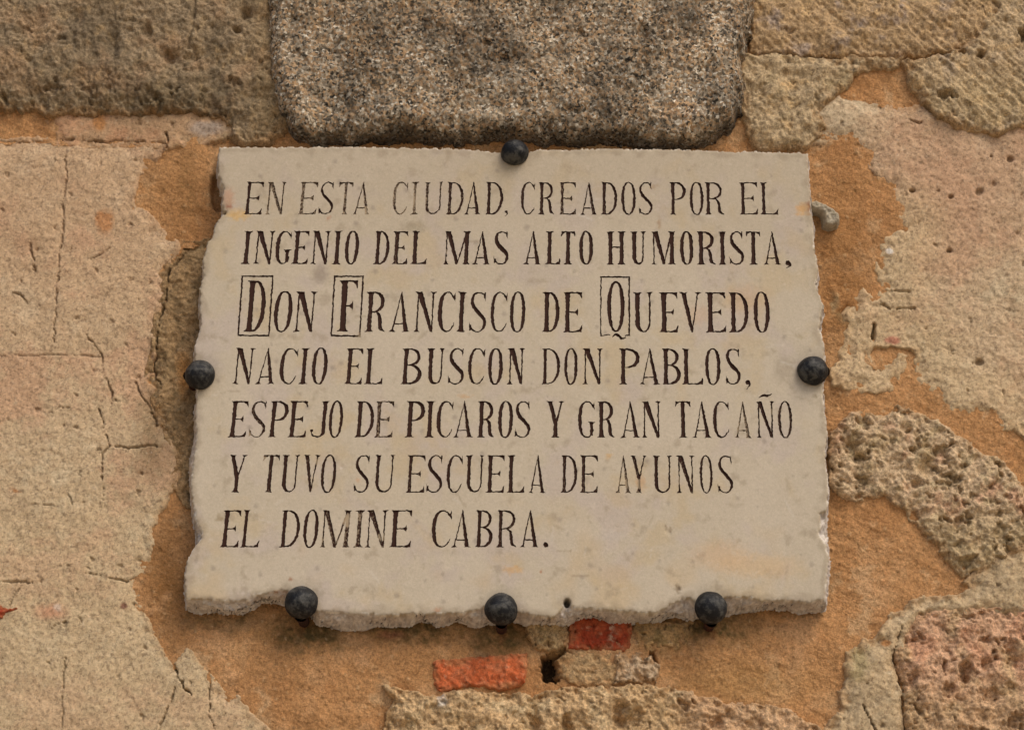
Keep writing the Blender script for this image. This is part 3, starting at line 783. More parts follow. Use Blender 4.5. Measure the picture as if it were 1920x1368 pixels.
# plaque's ambient shade painted as brown on the mortar to its left
c = mixc(c, (122, 86, 48), spot(x + WX * 2, y + WY * 2, 318, 1080, 52, 120, .9) * .75)
c = mixc(c, (112, 84, 48), spot(x + WX * 2, y + WY * 2, 352, 345, 26, 75, .9) * .45)
c = mixc(c, (156, 110, 64), spot(x + WX * 2, y + WY * 2, 1580, 500, 60, 200, .9) * .7)
c = mixc(c, (160, 118, 74), spot(x + WX * 2, y + WY * 2, 320, 350, 80, 110, .9) * .4)
grime_shade = 0  # olive grime below the studs, deepened to paint the plaque's shadow
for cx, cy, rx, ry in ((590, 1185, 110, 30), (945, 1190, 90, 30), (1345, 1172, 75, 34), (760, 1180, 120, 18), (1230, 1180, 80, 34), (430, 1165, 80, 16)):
    grime_shade = np.maximum(grime_shade, spot(x + WX * 3, y + WY * 3, cx, cy, rx * 1.1, ry * 1.35, .9))
c = mixc(c, (90, 76, 46), np.clip(1.15 * grime_shade * (.72 + .7 * B2 + .7 * B3), 0, 1))
c = mixc(c, (150, 90, 70), spot(x + WX, y + WY, 733, 1190, 28, 9, .7) * .5)
c = mixc(c, (202, 158, 114), sstep(.02, .4, fbm(x, y, 120, 4, .6, 88)) * sstep(950, 1150, y) * .7)
crumb = (1 - sstep(0, 13, -SOLID * 1.0 + 26 * B2 + 14 * B3)) * (SOLID < 0)
c = mixc(c, (188, 160, 122), crumb * .6)
dcr, rcr = cells(x + RX, y + RY, 15, 89)
gr_ = np.where(rcr < .22, 1 - sstep(.5, 1, dcr / (1.6 + 2.6 * ((rcr * 31) % 1))), 0)
h = h + gr_ * .0007
c = mixc(c, (206, 172, 128), gr_ * (rcr < .12) * .5); c = mixc(c, (104, 74, 46), gr_ * (rcr >= .12) * .5)
for cx, cy in ((566, 1168), (940, 1182), (1334, 1182)):      # rust runs under the studs
    c = mixc(c, (104, 58, 32), spot(x + WX, y + WY, cx, cy + 6, 8, 22, .9) * .5)
c = mixc(c, (196, 176, 134), spot(x + WX * 2, y + WY * 2, 1566, 566, 9, 26, .7) * .55)
c = mixc(c, (100, 92, 66), spot(x + WX * 2, y + WY * 2, 1585, 595, 16, 14, .9) * .6)
c = mixc(c, (170, 134, 82), spot(x + WX * 2, y + WY * 2, 1390, 1280, 160, 50, .9) * .4)
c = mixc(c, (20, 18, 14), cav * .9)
c = mixc(c, (92, 90, 74), spot(x + WX * 2, y + WY * 2, 1072, 1262, 30, 22, .9) * (1 - cav) * .6)
keepm = np.where((SOLID > 16) | (dB > 70), -99.0, 0.0)
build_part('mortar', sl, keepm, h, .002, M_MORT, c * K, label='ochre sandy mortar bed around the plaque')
# solid core behind everything
def box(name, x0, x1, y0, y1, z0, z1, mat, parent, rgb):
    v = [(a, b, c_) for a in (x0, x1) for b in (y0, y1) for c_ in (z0, z1)]
    f = [(0, 1, 3, 2), (4, 6, 7, 5), (0, 4, 5, 1), (2, 3, 7, 6), (0, 2, 6, 4), (1, 5, 7, 3)]
    return new_mesh(name, v, f, mat, parent, np.tile(lin(rgb), (8, 1)), smooth=False)
xa, za = at([-465, 2390], [1735, -355], 0)
box('wall_core', xa[0], xa[1], .032, .30, za[0] - Z0, za[1] - Z0, M_MORT, wall, (120, 90, 56))

# --- the flint flake stuck in the mortar at the right rim
PXC, PYC = 1549, 398
sl = bbox(PEBBLE, 10)
x1 = np.arange(1508, 1590, 1.3); y1 = np.arange(362, 434, 1.3)
PX, PY = np.meshgrid(x1, y1)
s = sdf(PX + fbm(PX, PY, 9, 2, .5, 5) * 1.5, PY + fbm(PX, PY, 9, 2, .5, 6) * 1.5, PEBBLE)
hp = edge(s, 5, .008, .003) + fbm(PX, PY, 14, 3, .5, 7, True) * .0022 * sstep(0, 6, s) + (PX - 1530) * .00008
ok = s > -8
cell = ok[:-1, :-1] & ok[1:, :-1] & ok[:-1, 1:] & ok[1:, 1:]
idx = np.arange(PX.size).reshape(PX.shape)
f = np.stack([idx[:-1, :-1][cell], idx[1:, :-1][cell], idx[1:, 1:][cell], idx[:-1, 1:][cell]], 1)
used, inv = np.unique(f, return_inverse=True)
X, Z = at(PX, PY, .012)
cc = mixc(C((160, 148, 126), PX.shape), (186, 176, 156), sstep(4, 10, s) * .6)
o = new_mesh('flint_flake', np.stack([X.ravel(), -(hp.ravel() + .001), Z.ravel() - Z0], 1)[used], inv.reshape(f.shape), M_CHIP, wall, cc.reshape(-1, 3)[used])
o['label'] = 'grey flint flake stuck beside the right rim of the plaque'

# ------------------------------------------------------------------ the letters: outlines built from strokes, in px
def stem(xc, v0, v1, t, top=True, bot=True, sw=None, k=2.2, h=64):
    sw = sw or t * 1.95
    L_, R_ = [], []
    def side(sg):
        p = []
        if bot: p += [(xc + sg * sw / 2, v0), (xc + sg * sw / 2 * .98, v0 + k * .5), (xc + sg * (t / 2 + .30 * (sw - t) / 2), v0 + k * 1.1), (xc + sg * t * .52, v0 + k * 2.6)]
        else: p += [(xc + sg * t / 2, v0)]
        p += [(xc + sg * t * .46, (v0 + v1) / 2)]
        if top: p += [(xc + sg * t * .52, v1 - k * 2.6), (xc + sg * (t / 2 + .30 * (sw - t) / 2), v1 - k * 1.1), (xc + sg * sw / 2 * .98, v1 - k * .5), (xc + sg * sw / 2, v1)]
        else: p += [(xc + sg * t / 2, v1)]
        return p
    return [side(1) + side(-1)[::-1]]

def serif(xc, v, sw, k, up=True):
    sg = 1 if up else -1
    return [[(xc - sw / 2, v), (xc + sw / 2, v), (xc + sw * .12, v + sg * k * 1.6), (xc - sw * .12, v + sg * k * 1.6)]]

def stroke(pts, wid, n=26):
    pts = np.array(pts, float); wid = np.array(wid, float)
    m = len(pts)
    P = np.vstack([2 * pts[0] - pts[1], pts, 2 * pts[-1] - pts[-2]])
    out = []; ww = []
    seg = max(3, n // (m - 1))
    for i in range(m - 1):
        for j in range(seg + (1 if i == m - 2 else 0)):
            t = j / seg
            a, b, c_, d_ = P[i], P[i + 1], P[i + 2], P[i + 3]
            out.append(.5 * ((2 * b) + (c_ - a) * t + (2 * a - 5 * b + 4 * c_ - d_) * t * t + (-a + 3 * b - 3 * c_ + d_) * t ** 3))
            ww.append(wid[i] * (1 - t) + wid[i + 1] * t)
    out = np.array(out); ww = np.array(ww)
    tg = np.gradient(out, axis=0); tg /= np.linalg.norm(tg, axis=1)[:, None] + 1e-9
    nn = np.stack([-tg[:, 1], tg[:, 0]], 1)
    a = out + nn * ww[:, None] / 2; b = out - nn * ww[:, None] / 2
    return [[tuple(p) for p in a] + [tuple(p) for p in b[::-1]]]

def arc(cx, cy, rx, ry, a0, a1, wfun, n=28, p=2.3):
    pts = []; ws = []
    for i in range(n + 1):
        a = math.radians(a0 + (a1 - a0) * i / n)
        ca, sa = math.cos(a), math.sin(a)
        pts.append((cx + rx * math.copysign(abs(ca) ** (2 / p), ca), cy + ry * math.copysign(abs(sa) ** (2 / p), sa)))
        ws.append(wfun(a))
    pts = np.array(pts); ws = np.array(ws)
    tg = np.gradient(pts, axis=0); tg /= np.linalg.norm(tg, axis=1)[:, None] + 1e-9
    nn = np.stack([-tg[:, 1], tg[:, 0]], 1)
    a = pts + nn * ws[:, None] / 2; b = pts - nn * ws[:, None] / 2
    return [[tuple(q) for q in a] + [tuple(q) for q in b[::-1]]]

def ring(cx, cy, rx, ry, t, k, p=2.25):
    def loop(ax, ay):
        L_ = []
        for i in range(44):
            a = 2 * math.pi * i / 44; ca, sa = math.cos(a), math.sin(a)
            L_.append((cx + ax * math.copysign(abs(ca) ** (2 / p), ca), cy + ay * math.copysign(abs(sa) ** (2 / p), sa)))
        return L_
    return [('ring', loop(rx, ry), loop(rx - t, ry - k))]

def glyph(ch, w, h, t, k):
    """list of polygons (or rings) in a w x h box, v upwards; t stem, k hairline"""
    g = []
    sx = t * .98                       # stem centre when the serif starts at 0
    def armT(x0, x1, v, sg, drop=.17, full=True):
        d = h * drop * sg
        return [[(x0, v), (x1, v), (x1 + .3, v - d), (x1 - w * .045, v - d * .85), (x1 - w * .12, v - k * 1.7 * sg - d * .12), (x1 - w * .3, v - k * sg), (x0, v - k * sg)]]
    if ch in 'EFL':
        g += stem(sx, 0, h, t, True, True if ch != 'F' else True, t * 1.95, k, h)
        if ch in 'EF':
            g += armT(sx, w * (.97), h, 1)
            xm = w * .76; m = h * .5
            g += [[(sx, m + k / 2), (xm - w * .16, m + k * .6), (xm - w * .05, m + h * .06), (xm, m + h * .10), (xm + .5, m), (xm, m - h * .09), (xm - w * .05, m - h * .05), (xm - w * .16, m - k * .6), (sx, m - k / 2)]]
        if ch in 'EL':
            g += armT(sx, w * .99, 0, -1, .19)
    elif ch == 'T':
        c = w / 2
        g += stem(c, 0, h, t, False, True, t * 1.95, k, h)
        g += armT(c, w * .99, h, 1, .16)
        g += [[(w - p[0], p[1]) for p in q] for q in armT(c, w * .99, h, 1, .16)]
    elif ch == 'I':
        g += stem(w / 2, 0, h, t, True, True, w * .95, k, h)
    elif ch == 'H':
        g += stem(sx, 0, h, t, True, True, t * 1.9, k, h) + stem(w - sx, 0, h, t, True, True, t * 1.9, k, h)
        g += [[(sx, h * .52 + k * .6), (w - sx, h * .52 + k * .6), (w - sx, h * .52 - k * .6), (sx, h * .52 - k * .6)]]
    elif ch == 'N':
        tk = k * 1.25; xl = t * .55 + tk / 2; xr = w - t * .6
        g += stem(xl, 0, h * .97, tk, False, True, t * 1.35, k, h)
        g += stem(xr, 0, h, tk, True, False, t * 1.35, k, h)
        g += [[(xl - tk / 2, h), (xl + t * .95, h), (xr + tk / 2, h * .03), (xr + tk * .3, -h * .01), (xr - tk, 0), (xl - tk / 2 + .5, h * .93)]]
        g += serif(xl - t * .1, h, t * 1.3, k, False)
    elif ch == 'M':
        tk = k * 1.2; xl = t * .5 + tk / 2; xr = w - t * .95; xm = (xl + xr) / 2
        g += stem(xl, 0, h * .97, tk, False, True, t * 1.2, k, h)
        g += stem(xr, 0, h, t, True, True, t * 1.8, k, h)
        g += [[(xl - tk / 2, h), (xl + t * .95, h), (xm + t * .55, h * .06), (xm + t * .3, -h * .0), (xm - t * .12, 0)]]
        g += [[(xr - t * .3, h), (xr + t * .1, h * .93), (xm + t * .40, 0), (xm + t * .12, 0)]]
        g += serif(xl, h, t * 1.1, k, False)
    elif ch == 'A':
        a = w * .52; f0 = w * .14; f1 = w * .86
        g += [[(a - k * .2, h), (a + k * .3, h), (f0 + k * .7, 0), (f0 - k * .7, 0)]]
        g += [[(a - k * .4, h), (a + k * .5, h * .985), (f1 + t * .38, 0), (f1 - t * .62, 0), (a - t * .10, h * .80)]]
        vb = h * .2
        g += [[(f0 + w * .10, vb + k * .5), (f1 - t * .5, vb + k * .5), (f1 - t * .3, vb - k * .5), (f0 + w * .07, vb - k * .5)]]
        g += serif(f0, 0, t * 1.5, k) + serif(f1 - t * .1, 0, t * 1.9, k)
    elif ch == 'V':
        a = w * .55; f0 = w * .18; f1 = w * .84
        g += [[(f0 - t * .5, h), (f0 + t * .5, h), (a + k * .6, h * .12), (a, 0), (a - k * .8, 0)]]
        g += [[(f1 - k * .6, h), (f1 + k * .6, h), (a + k * .5, 0), (a - k * .4, 0)]]
        g += serif(f0, h, t * 2.0, k, False) + serif(f1, h, t * 1.5, k, False)
    elif ch == 'Y':
        a = w * .52; f0 = w * .2; f1 = w * .84; m = h * .42
        g += [[(f0 - t * .5, h), (f0 + t * .5, h), (a + t * .5, m), (a + t * .45, m - h * .05), (a - t * .5, m - h * .05)]]
        g += [[(f1 - k * .6, h), (f1 + k * .6, h), (a + t * .5, m), (a + t * .05, m)]]
        g += stem(a, 0, m, t, False, True, t * 1.9, k, h)
        g += serif(f0, h, t * 1.9, k, False) + serif(f1, h, t * 1.4, k, False)
    elif ch == 'U':
        xl = t * .95; xr = w - t * .55; cx = (xl + xr) / 2; r = (xr - xl) / 2
        g += stem(xl, h * .24, h, t, True, False, t * 1.9, k, h) + stem(xr, h * .24, h, k * 1.3, True, False, t * 1.3, k, h)
        g += arc(cx, h * .26, r, h * .26 - k * .7, 180, 360, lambda a: k * 1.3 + (t - k * 1.3) * max(0, -math.cos(a)) ** 1.2, p=2.1)
    elif ch == 'O':
        g += ring(w / 2, h / 2, w / 2, h * .515, t * .92, k)
    elif ch == 'Q':
        g += ring(w / 2, h / 2, w / 2, h * .5, t * .85, k)
    elif ch in 'CG':
        cx = w * .56; rx = w * .56 - t * .46
        e = 318 if ch == 'C' else 330
        g += arc(cx, h / 2, rx, h * .505 - k / 2, 52, e, lambda a: k + (t - k) * max(0, -math.cos(a)) ** 1.3)
        xs = cx + rx * .93
        g += [[(xs - w * .12, h * .93), (xs + w * .02, h * .86), (xs + w * .03, h * .74), (xs - w * .04, h * .80), (xs - w * .20, h * .91)]]
        g += [[(xs + w * .02, h * .995), (xs + w * .03, h * .78), (xs - w * .07, h * .86), (xs - w * .04, h * .93)]]
        if ch == 'C':
            g += [[(xs - w * .02, h * .22), (xs + w * .03, h * .24), (xs - w * .02, h * .14), (xs - w * .14, h * .08)]]
        else:
            g += stem(w - t * .72, h * .06, h * .44, t * .8, True, False, t * 2.0, k, h)
    elif ch == 'D':
        g += stem(sx, 0, h, t, True, True, t * 1.95, k, h)
        x0 = sx + w * .12; rx = w - x0 - t * .42
        g += [[(sx, h), (x0 + .5, h), (x0 + .5, h - k), (sx, h - k)], [(sx, 0), (x0 + .5, 0), (x0 + .5, k), (sx, k)]]
        g += arc(x0, h / 2, rx, h / 2 - k / 2, 90, -90, lambda a: k + (t * .88 - k) * max(0, math.cos(a)) ** 1.1, p=2.2)
    elif ch in 'PRB':
        g += stem(sx, 0, h, t, True, True, t * 1.95, k, h)
        def bowl(v1, v0, wr, th):
            x0 = sx + w * .12; rx = wr - x0 - th * .42; m = (v0 + v1) / 2
            return [[(sx, v1), (x0 + .5, v1), (x0 + .5, v1 - k), (sx, v1 - k)], [(sx, v0), (x0 + .5, v0), (x0 + .5, v0 + k), (sx, v0 + k)]] + \
                arc(x0, m, rx, (v1 - v0) / 2 - k / 2, 90, -90, lambda a: k + (th - k) * max(0, math.cos(a)) ** 1.1, 20, p=2.15)
        if ch == 'P': g += bowl(h, h * .45, w * .99, t * .95)
        if ch == 'R':
            g += bowl(h, h * .48, w * .88, t * .85)
            g += stroke([(w * .50, h * .50), (w * .66, h * .42), (w * .72, h * .25), (w * .76, h * .09), (w * .98, h * .01)], [k, t * .7, t * .9, t * .85, k * .5])
        if ch == 'B':
            g += bowl(h, h * .52, w * .9, t * .8) + bowl(h * .52 + k, 0, w * .99, t * .95)
    elif ch == 'S':
        tt = t * .95
        g += stroke([(w * .86, h * .84), (w * .78, h * .94), (w * .52, h * .985), (w * .25, h * .93), (w * .15, h * .78), (w * .26, h * .62), (w * .55, h * .47),
                     (w * .84, h * .32), (w * .88, h * .17), (w * .70, h * .04), (w * .42, h * .012), (w * .18, h * .07), (w * .10, h * .18)],
                    [k, k * 1.1, k, tt * .55, tt * .9, tt * 1.05, tt * 1.1, tt, tt * .8, k * 1.2, k, k * 1.1, k], 60)
        g += [[(w * .84, h * 1.0), (w * .90, h * .98), (w * .90, h * .76), (w * .80, h * .88)]]
        g += [[(w * .02, h * .27), (w * .10, h * .13), (w * .18, h * .06), (w * .04, h * .02)]]
    elif ch == 'J':
        xc = w - t * .95
        g += stem(xc, h * .2, h, t, True, False, t * 1.9, k, h)
        g += stroke([(xc, h * .24), (xc - t * .15, h * .10), (xc - t * .9, h * .02), (w * .22, h * .05), (w * .1, h * .15)], [t, t * .75, k * 1.1, k * 1.2, k])
        g += ring(w * .12, h * .18, t * .42, t * .42, t * .42 - .3, t * .42 - .3)
    elif ch == ',':
        g += ring(w * .5, h * .78, w * .42, w * .42, w * .42 - .3, w * .42 - .3)
        g += stroke([(w * .78, h * .80), (w * .85, h * .5), (w * .6, h * .2), (w * .25, 0)], [w * .35, w * .4, w * .25, .6])
    elif ch == '.':
        g += ring(w / 2, h / 2, w / 2, h / 2, w / 2 - .3, h / 2 - .3)
    elif ch == '~':
        g += stroke([(0, h * .1), (w * .3, h * .6), (w * .65, h * .55), (w, h * .95)], [1.2, h * .55, h * .6, 1.2])
    return g

def lean_at(x): return max(-.02, min(.115, .105 * (1150 - x) / 690))

TEXT = []     # (char, x0, x1, ytop, ybot, stem, hair, lean, wear)
def line(ytop, ybot, t, k, items, dy=0):
    for it in items:
        ch, x0, x1 = it[:3]
        wr = it[3] if len(it) > 3 else 0.0
        tt = t * .80 * (it[4] if len(it) > 4 else 1)
        e = (x0 + x1) / 2 - 460
        TEXT.append((ch, x0, x1, ytop + dy * e / 1000, ybot + dy * e / 1000, tt, k, lean_at((x0 + x1) / 2), wr))
line(341, 401.5, 7.4, 2.1, [('E', 460, 493, .05), ('N', 500, 533, .22, .9), ('E', 562, 595, .22, .9), ('S', 598, 627, .08, .85), ('T', 634, 661, .22, .85), ('A', 663, 695, .22, .9), ('C', 737, 763, .24, .85),
    ('I', 770, 785, .24, .8), ('U', 796, 828, .2, .85), ('D', 838, 869, .12, .95), ('A', 872, 901, .05), ('D', 911, 943, .05), ('C', 977, 1002, .08, .9), ('R', 1010, 1040, .05), ('E', 1049, 1080, .14, .9),
    ('A', 1088, 1119, .14), ('D', 1127, 1157, .08), ('O', 1165, 1192, .05), ('S', 1197, 1224, .05, .9), ('P', 1256, 1286, .04), ('O', 1293, 1319, .04), ('R', 1322, 1358, .03), ('E', 1387, 1421, 0),
    ('L', 1426, 1459, 0)], 1.0)
line(433, 495, 9.5, 2.3, [('I', 454, 472, 0), ('N', 477, 513, 0), ('G', 517, 545, 0), ('E', 549, 579, 0), ('N', 584, 618, 0), ('I', 624, 641, 0), ('O', 647, 673, 0), ('D', 702, 730, 0, .9), ('E', 736, 765, .1),
    ('L', 771, 801, 0), ('M', 832, 882, .06), ('A', 887, 919, .04), ('S', 926, 954, 0), ('A', 983, 1014, 0), ('L', 1023, 1051, 0), ('T', 1052, 1078, .05), ('O', 1086, 1112, 0), ('H', 1137, 1173, 0),
    ('U', 1182, 1210, 0), ('M', 1221, 1267, 0), ('O', 1275, 1300, 0), ('R', 1307, 1342, 0), ('I', 1347, 1362, 0), ('S', 1367, 1395, 0, .9), ('T', 1399, 1426, .03), ('A', 1432, 1463, 0, .9)], 1.2)
line(546.5, 621.5, 10.3, 2.5, [('O', 514, 548, 0), ('N', 552, 592, 0, 1.1), ('R', 686, 724, .08), ('A', 732, 769, .03), ('N', 777, 816, 0), ('C', 821, 853, 0), ('I', 857, 874, 0), ('S', 880, 913, .04, .85), ('C', 920, 950, .02, .8),
    ('O', 956, 985, 0, .85), ('D', 1017, 1049, 0), ('E', 1056, 1092, 0), ('U', 1187, 1223, 0, 1.05), ('E', 1236, 1271, 0, 1.1), ('V', 1274, 1316, .03, 1.1), ('E', 1323, 1361, 0, 1.1), ('D', 1367, 1403, 0), ('O', 1413, 1443, 0)], 1.6)
TEXT.append(('D', 461, 498, 525.8, 621.5, 9.6, 2.9, .085, 0)); TEXT.append(('F', 634, 670, 525.5, 621.5, 11, 2.9, .05, .02)); TEXT.append(('Q', 1138.5, 1171, 527, 622, 9, 3, 0, 0))
line(652.5, 719.5, 9.5, 2.3, [('N', 439, 475, .08), ('A', 482, 517, .1), ('C', 525, 557, .06), ('I', 562, 579, 0), ('O', 585, 614, 0), ('E', 648, 680, .06), ('L', 685, 719, 0), ('B', 753, 791, .05), ('U', 800, 832, 0), ('S', 840, 871, 0, .9),
    ('C', 878, 908, 0, .85), ('O', 915, 943, 0), ('N', 951, 983, .03), ('D', 1016, 1050, 0, .8), ('O', 1058, 1083, 0, .8), ('N', 1092, 1129, 0), ('P', 1161, 1199, 0), ('A', 1199, 1237, 0), ('B', 1241, 1276, 0), ('L', 1279, 1318, 0),
    ('O', 1322, 1351, 0, .95), ('S', 1360, 1389, 0, .9)], 1.2)
line(751.5, 819.5, 9.4, 2.3, [('E', 431, 464, .04), ('S', 468, 500, .16, .85), ('P', 505, 540, 0), ('E', 542, 576, .05), ('J', 582, 615, 0), ('O', 617, 643, 0, .85), ('D', 667, 701, .06), ('E', 704, 738, .18, .85), ('P', 761, 796, 0, 1.1),
    ('I', 797, 815, .03), ('C', 819, 849, .04), ('A', 851, 887, .06), ('R', 895, 928, 0), ('O', 934, 962, .04), ('S', 965, 995, 0, .9), ('Y', 1024, 1058, .04), ('G', 1084, 1114, .04, .9), ('R', 1120, 1153, .03), ('A', 1164, 1199, .02),
    ('N', 1203, 1239, .08), ('T', 1266, 1295, .06), ('A', 1298, 1333, 0), ('C', 1337, 1366, .04, .9), ('A', 1377, 1408, .25, .8), ('N', 1418, 1451, .10, .8), ('O', 1459, 1485, .12, .75)], .8)
line(852.5, 922.5, 9.0, 2.2, [('Y', 427, 461, .02), ('T', 491, 522, .08), ('U', 527, 559, 0), ('V', 568, 598, .1), ('O', 602, 630, .06, .85), ('S', 664, 694, .04, .85), ('U', 702, 738, .06, .85), ('E', 763, 797, .1, .85), ('S', 800, 831, 0, .9),
    ('C', 838, 866, 0, .8), ('U', 873, 906, .04, .9), ('E', 912, 946, .02), ('L', 951, 984, .06), ('A', 992, 1023, .06, .85), ('D', 1052, 1082, .1, .85), ('E', 1088, 1121, .1, .85), ('A', 1155, 1182, .22, .8), ('Y', 1181, 1214, .12, .75),
    ('U', 1224, 1259, .04, .95), ('N', 1268, 1302, .12), ('O', 1312, 1336, .08, .7), ('S', 1345, 1375, .08, .85)], 1.4)
line(956, 1025.5, 9.6, 2.3, [('E', 416, 450, 0), ('L', 454, 488, 0, .8), ('D', 526, 562, .03, .9), ('O', 569, 597, 0, .9), ('M', 602, 658, .16), ('I', 664, 683, .17), ('N', 686, 725, .14), ('E', 732, 772, .02, 1.1), ('C', 810, 845, .02, .95),
    ('A', 848, 883, 0), ('B', 892, 924, .03, .85), ('R', 932, 970, .1, .85), ('A', 976, 1010, .04)], 0)
# punctuation
TEXT += [(',', 946, 952, 395, 405, 0, 0, 0, .15), (',', 1472, 1483, 490, 503, 0, 0, 0, 0), (',', 1397, 1407, 713, 729, 0, 0, 0, 0), ('.', 1018.5, 1028, 1016, 1025.5, 0, 0, 0, 0),
         ('~', 1423, 1447, 738, 746, 0, 0, 0, 0)]
# places where the paint has mostly gone
WORN = [(548, 385, 14, .35), (690, 395, 10, .3), (757, 395, 10, .2), (777, 375, 14, .15), (500, 400, 8, .2), (836, 470, 5, .3), (728, 770, 10, .25), (1180, 905, 9, .5), (1199, 906, 10, .4), (1156, 900, 9, .45), (1270, 900, 9, .5),
        (1385, 800, 10, .25), (1452, 770, 8, .5), (1238, 780, 6, .3), (655, 975, 14, .4), (675, 968, 9, .1), (716, 1005, 9, .3), (604, 1010, 6, .2), (495, 860, 9, .35), (595, 865, 7, .4), (1112, 865, 8, .35), (762, 1000, 10, .15),
        (470, 810, 8, .3), (452, 760, 6, .3), (677, 630, 14, .3), (680, 600, 6, .2), (1400, 715, 4, .1), (663, 545, 8, .15), (1178, 560, 5, .1), (925, 660, 8, .1), (1108, 800, 5, .05), (1213, 402, 10, .1), (760, 470, 6, .12), (1345, 905, 8, .1)]

def shapes_of(item):
    ch, x0, x1, yt, yb, t, k, ln, wr = item
    w_, h_ = x1 - x0, yb - yt
    out = []
    def tr(loop):
        return [(x0 + p[0] + ln * (p[1] - h_ / 2), yb - p[1]) for p in loop]
    for q in glyph(ch, w_, h_, t, k):
        if isinstance(q, tuple): out.append(('ring', tr(q[1]), tr(q[2])))
        else: out.append(('poly', tr(q)))
    return out

def rough_loop(loop, step=2.0, amp=.62):
    P = np.array(loop + [loop[0]], float)
    out = []
    for i in range(len(P) - 1):
        d = np.hypot(*(P[i + 1] - P[i])); n = max(1, int(round(d / step)))
        for j in range(n): out.append(P[i] + (P[i + 1] - P[i]) * j / n)
    out = np.array(out)
    q = out + np.stack([perlin(out[:, 0] / 4.2, out[:, 1] / 4.2, 91), perlin(out[:, 0] / 4.2, out[:, 1] / 4.2, 92)], 1) * amp * 1.7
    q += np.stack([perlin(out[:, 0] / 14, out[:, 1] / 14, 93), perlin(out[:, 0] / 14, out[:, 1] / 14, 94)], 1) * amp
    # drop coincident points
    keep = np.hypot(*(q - np.roll(q, 1, 0)).T) > .15
    return [tuple(p) for p in q[keep]]

glyphs = []          # (name, shapes, wear)
NAMES = {',': 'comma', '.': 'full_stop', '~': 'tilde'}
for it in TEXT:
    sh = shapes_of(it)
    sh = [(s_[0],) + tuple(rough_loop(l) for l in s_[1:]) for s_ in sh]
    glyphs.append((NAMES.get(it[0], 'letter'), sh, it[8]))
def bar(a, b, wd):
    a = np.array(a, float); b = np.array(b, float); t = (b - a) / np.hypot(*(b - a)); n = np.array([-t[1], t[0]]) * wd / 2; t = t * wd / 2
    return ('poly', rough_loop([tuple(a - t + n), tuple(b + t + n), tuple(b + t - n), tuple(a - t - n)]))
for q in (((454.5, 518), (511.5, 518), (504, 629), (446.5, 628.5)), ((627.5, 518), (681, 518), (674.5, 630), (621, 629))):
    glyphs.append(('initial_frame', [bar(q[i], q[(i + 1) % 4], 3.1) for i in range(4)], .03))
glyphs.append(('initial_frame', [bar((1126.5, 519), (1179.5, 519.5), 2.8), bar((1179.5, 519.5), (1180, 628), 3.2), bar((1126.5, 519), (1126.5, 629), 2.5), bar((1126.5, 629), (1143, 627.5), 2.2), bar((1173, 629), (1180, 628), 2.4)], .04))
tail = rough_loop([tuple(p) for p in stroke([(1148, 632), (1154, 626.5), (1160, 629), (1166, 634), (1174, 632)], [1, 4, 5.5, 4.5, 1])[0]])
gq = [i for i, it in enumerate(TEXT) if it[0] == 'Q'][0]
glyphs[gq] = (glyphs[gq][0], glyphs[gq][1] + [('poly', tail)], 0)

# ------------------------------------------------------------------ the slab: one triangulation, letters cut out of it
T_SLAB = .027
BACK = .003
STEP = 3.6
ax = np.arange(330, 1575, STEP); ay = np.arange(258, 1180, STEP)
AX, AY = np.meshgrid(ax, ay)
AX = (AX + np.where((np.arange(AX.shape[0]) % 2)[:, None] == 0, 0, STEP / 2)).ravel(); AY = AY.ravel()
AX = AX + perlin(AX * .37, AY * .37, 61) * .8; AY = AY + perlin(AX * .37, AY * .37, 62) * .8
sB = sdf(AX, AY, BODY)
m = sB > -9
AX, AY = AX[m], AY[m]
# denser points round the rim
dx = np.arange(330, 1575, 1.9); dy_ = np.arange(258, 1180, 1.9)
DX, DY = np.meshgrid(dx, dy_); DX = DX.ravel(); DY = DY.ravel()
# quick cull: only near the outline box
near = (DY > 1090) | (DX < 430) | (DX > 1505) | (DY < 300)
DX, DY = DX[near], DY[near]
dF = sdf(DX, DY, FACE); dBd = sdf(DX, DY, BODY)
m = (dF < 5) & (dBd > -9.5)
DX, DY = DX[m], DY[m]
AXf, AYf = AX[sdf(AX, AY, FACE) > 5], AY[sdf(AX, AY, FACE) > 5]
verts = [Vector((float(a), float(b))) for a, b in zip(np.concatenate([AXf, DX]), np.concatenate([AYf, DY]))]
edges = []
for nm, sh, wr in glyphs:
    for s_ in sh:
        for lp in s_[1:]:
            n0 = len(verts)
            verts += [Vector(p) for p in lp]
            n = len(lp)
            edges += [(n0 + i, n0 + (i + 1) % n) for i in range(n)]
ov, oe, of, *_ = delaunay_2d_cdt(verts, edges, [], 0, 1e-4)
OV = np.array([(p.x, p.y) for p in ov]); OF = np.array([f_ for f_ in of if len(f_) == 3])
cen = OV[OF].mean(1)
own = np.full(len(OF), -1)
order = np.argsort(cen[:, 0]); cxs = cen[order, 0]
for gi, (nm, sh, wr) in enumerate(glyphs):
    allp = np.array([p for s_ in sh for lp in s_[1:] for p in lp])
    lo, hi = np.searchsorted(cxs, (allp[:, 0].min(), allp[:, 0].max()))
    ids = order[lo:hi]
    ids = ids[(cen[ids, 1] > allp[:, 1].min()) & (cen[ids, 1] < allp[:, 1].max())]
    if not len(ids): continue
    px_, py_ = cen[ids, 0], cen[ids, 1]
    ins = np.zeros(len(ids), bool)
    for s_ in sh:
        k_ = inside(px_, py_, s_[1])
        if s_[0] == 'ring': k_ &= ~inside(px_, py_, s_[2])
        ins |= k_
    own[ids[ins & (own[ids] < 0)]] = gi
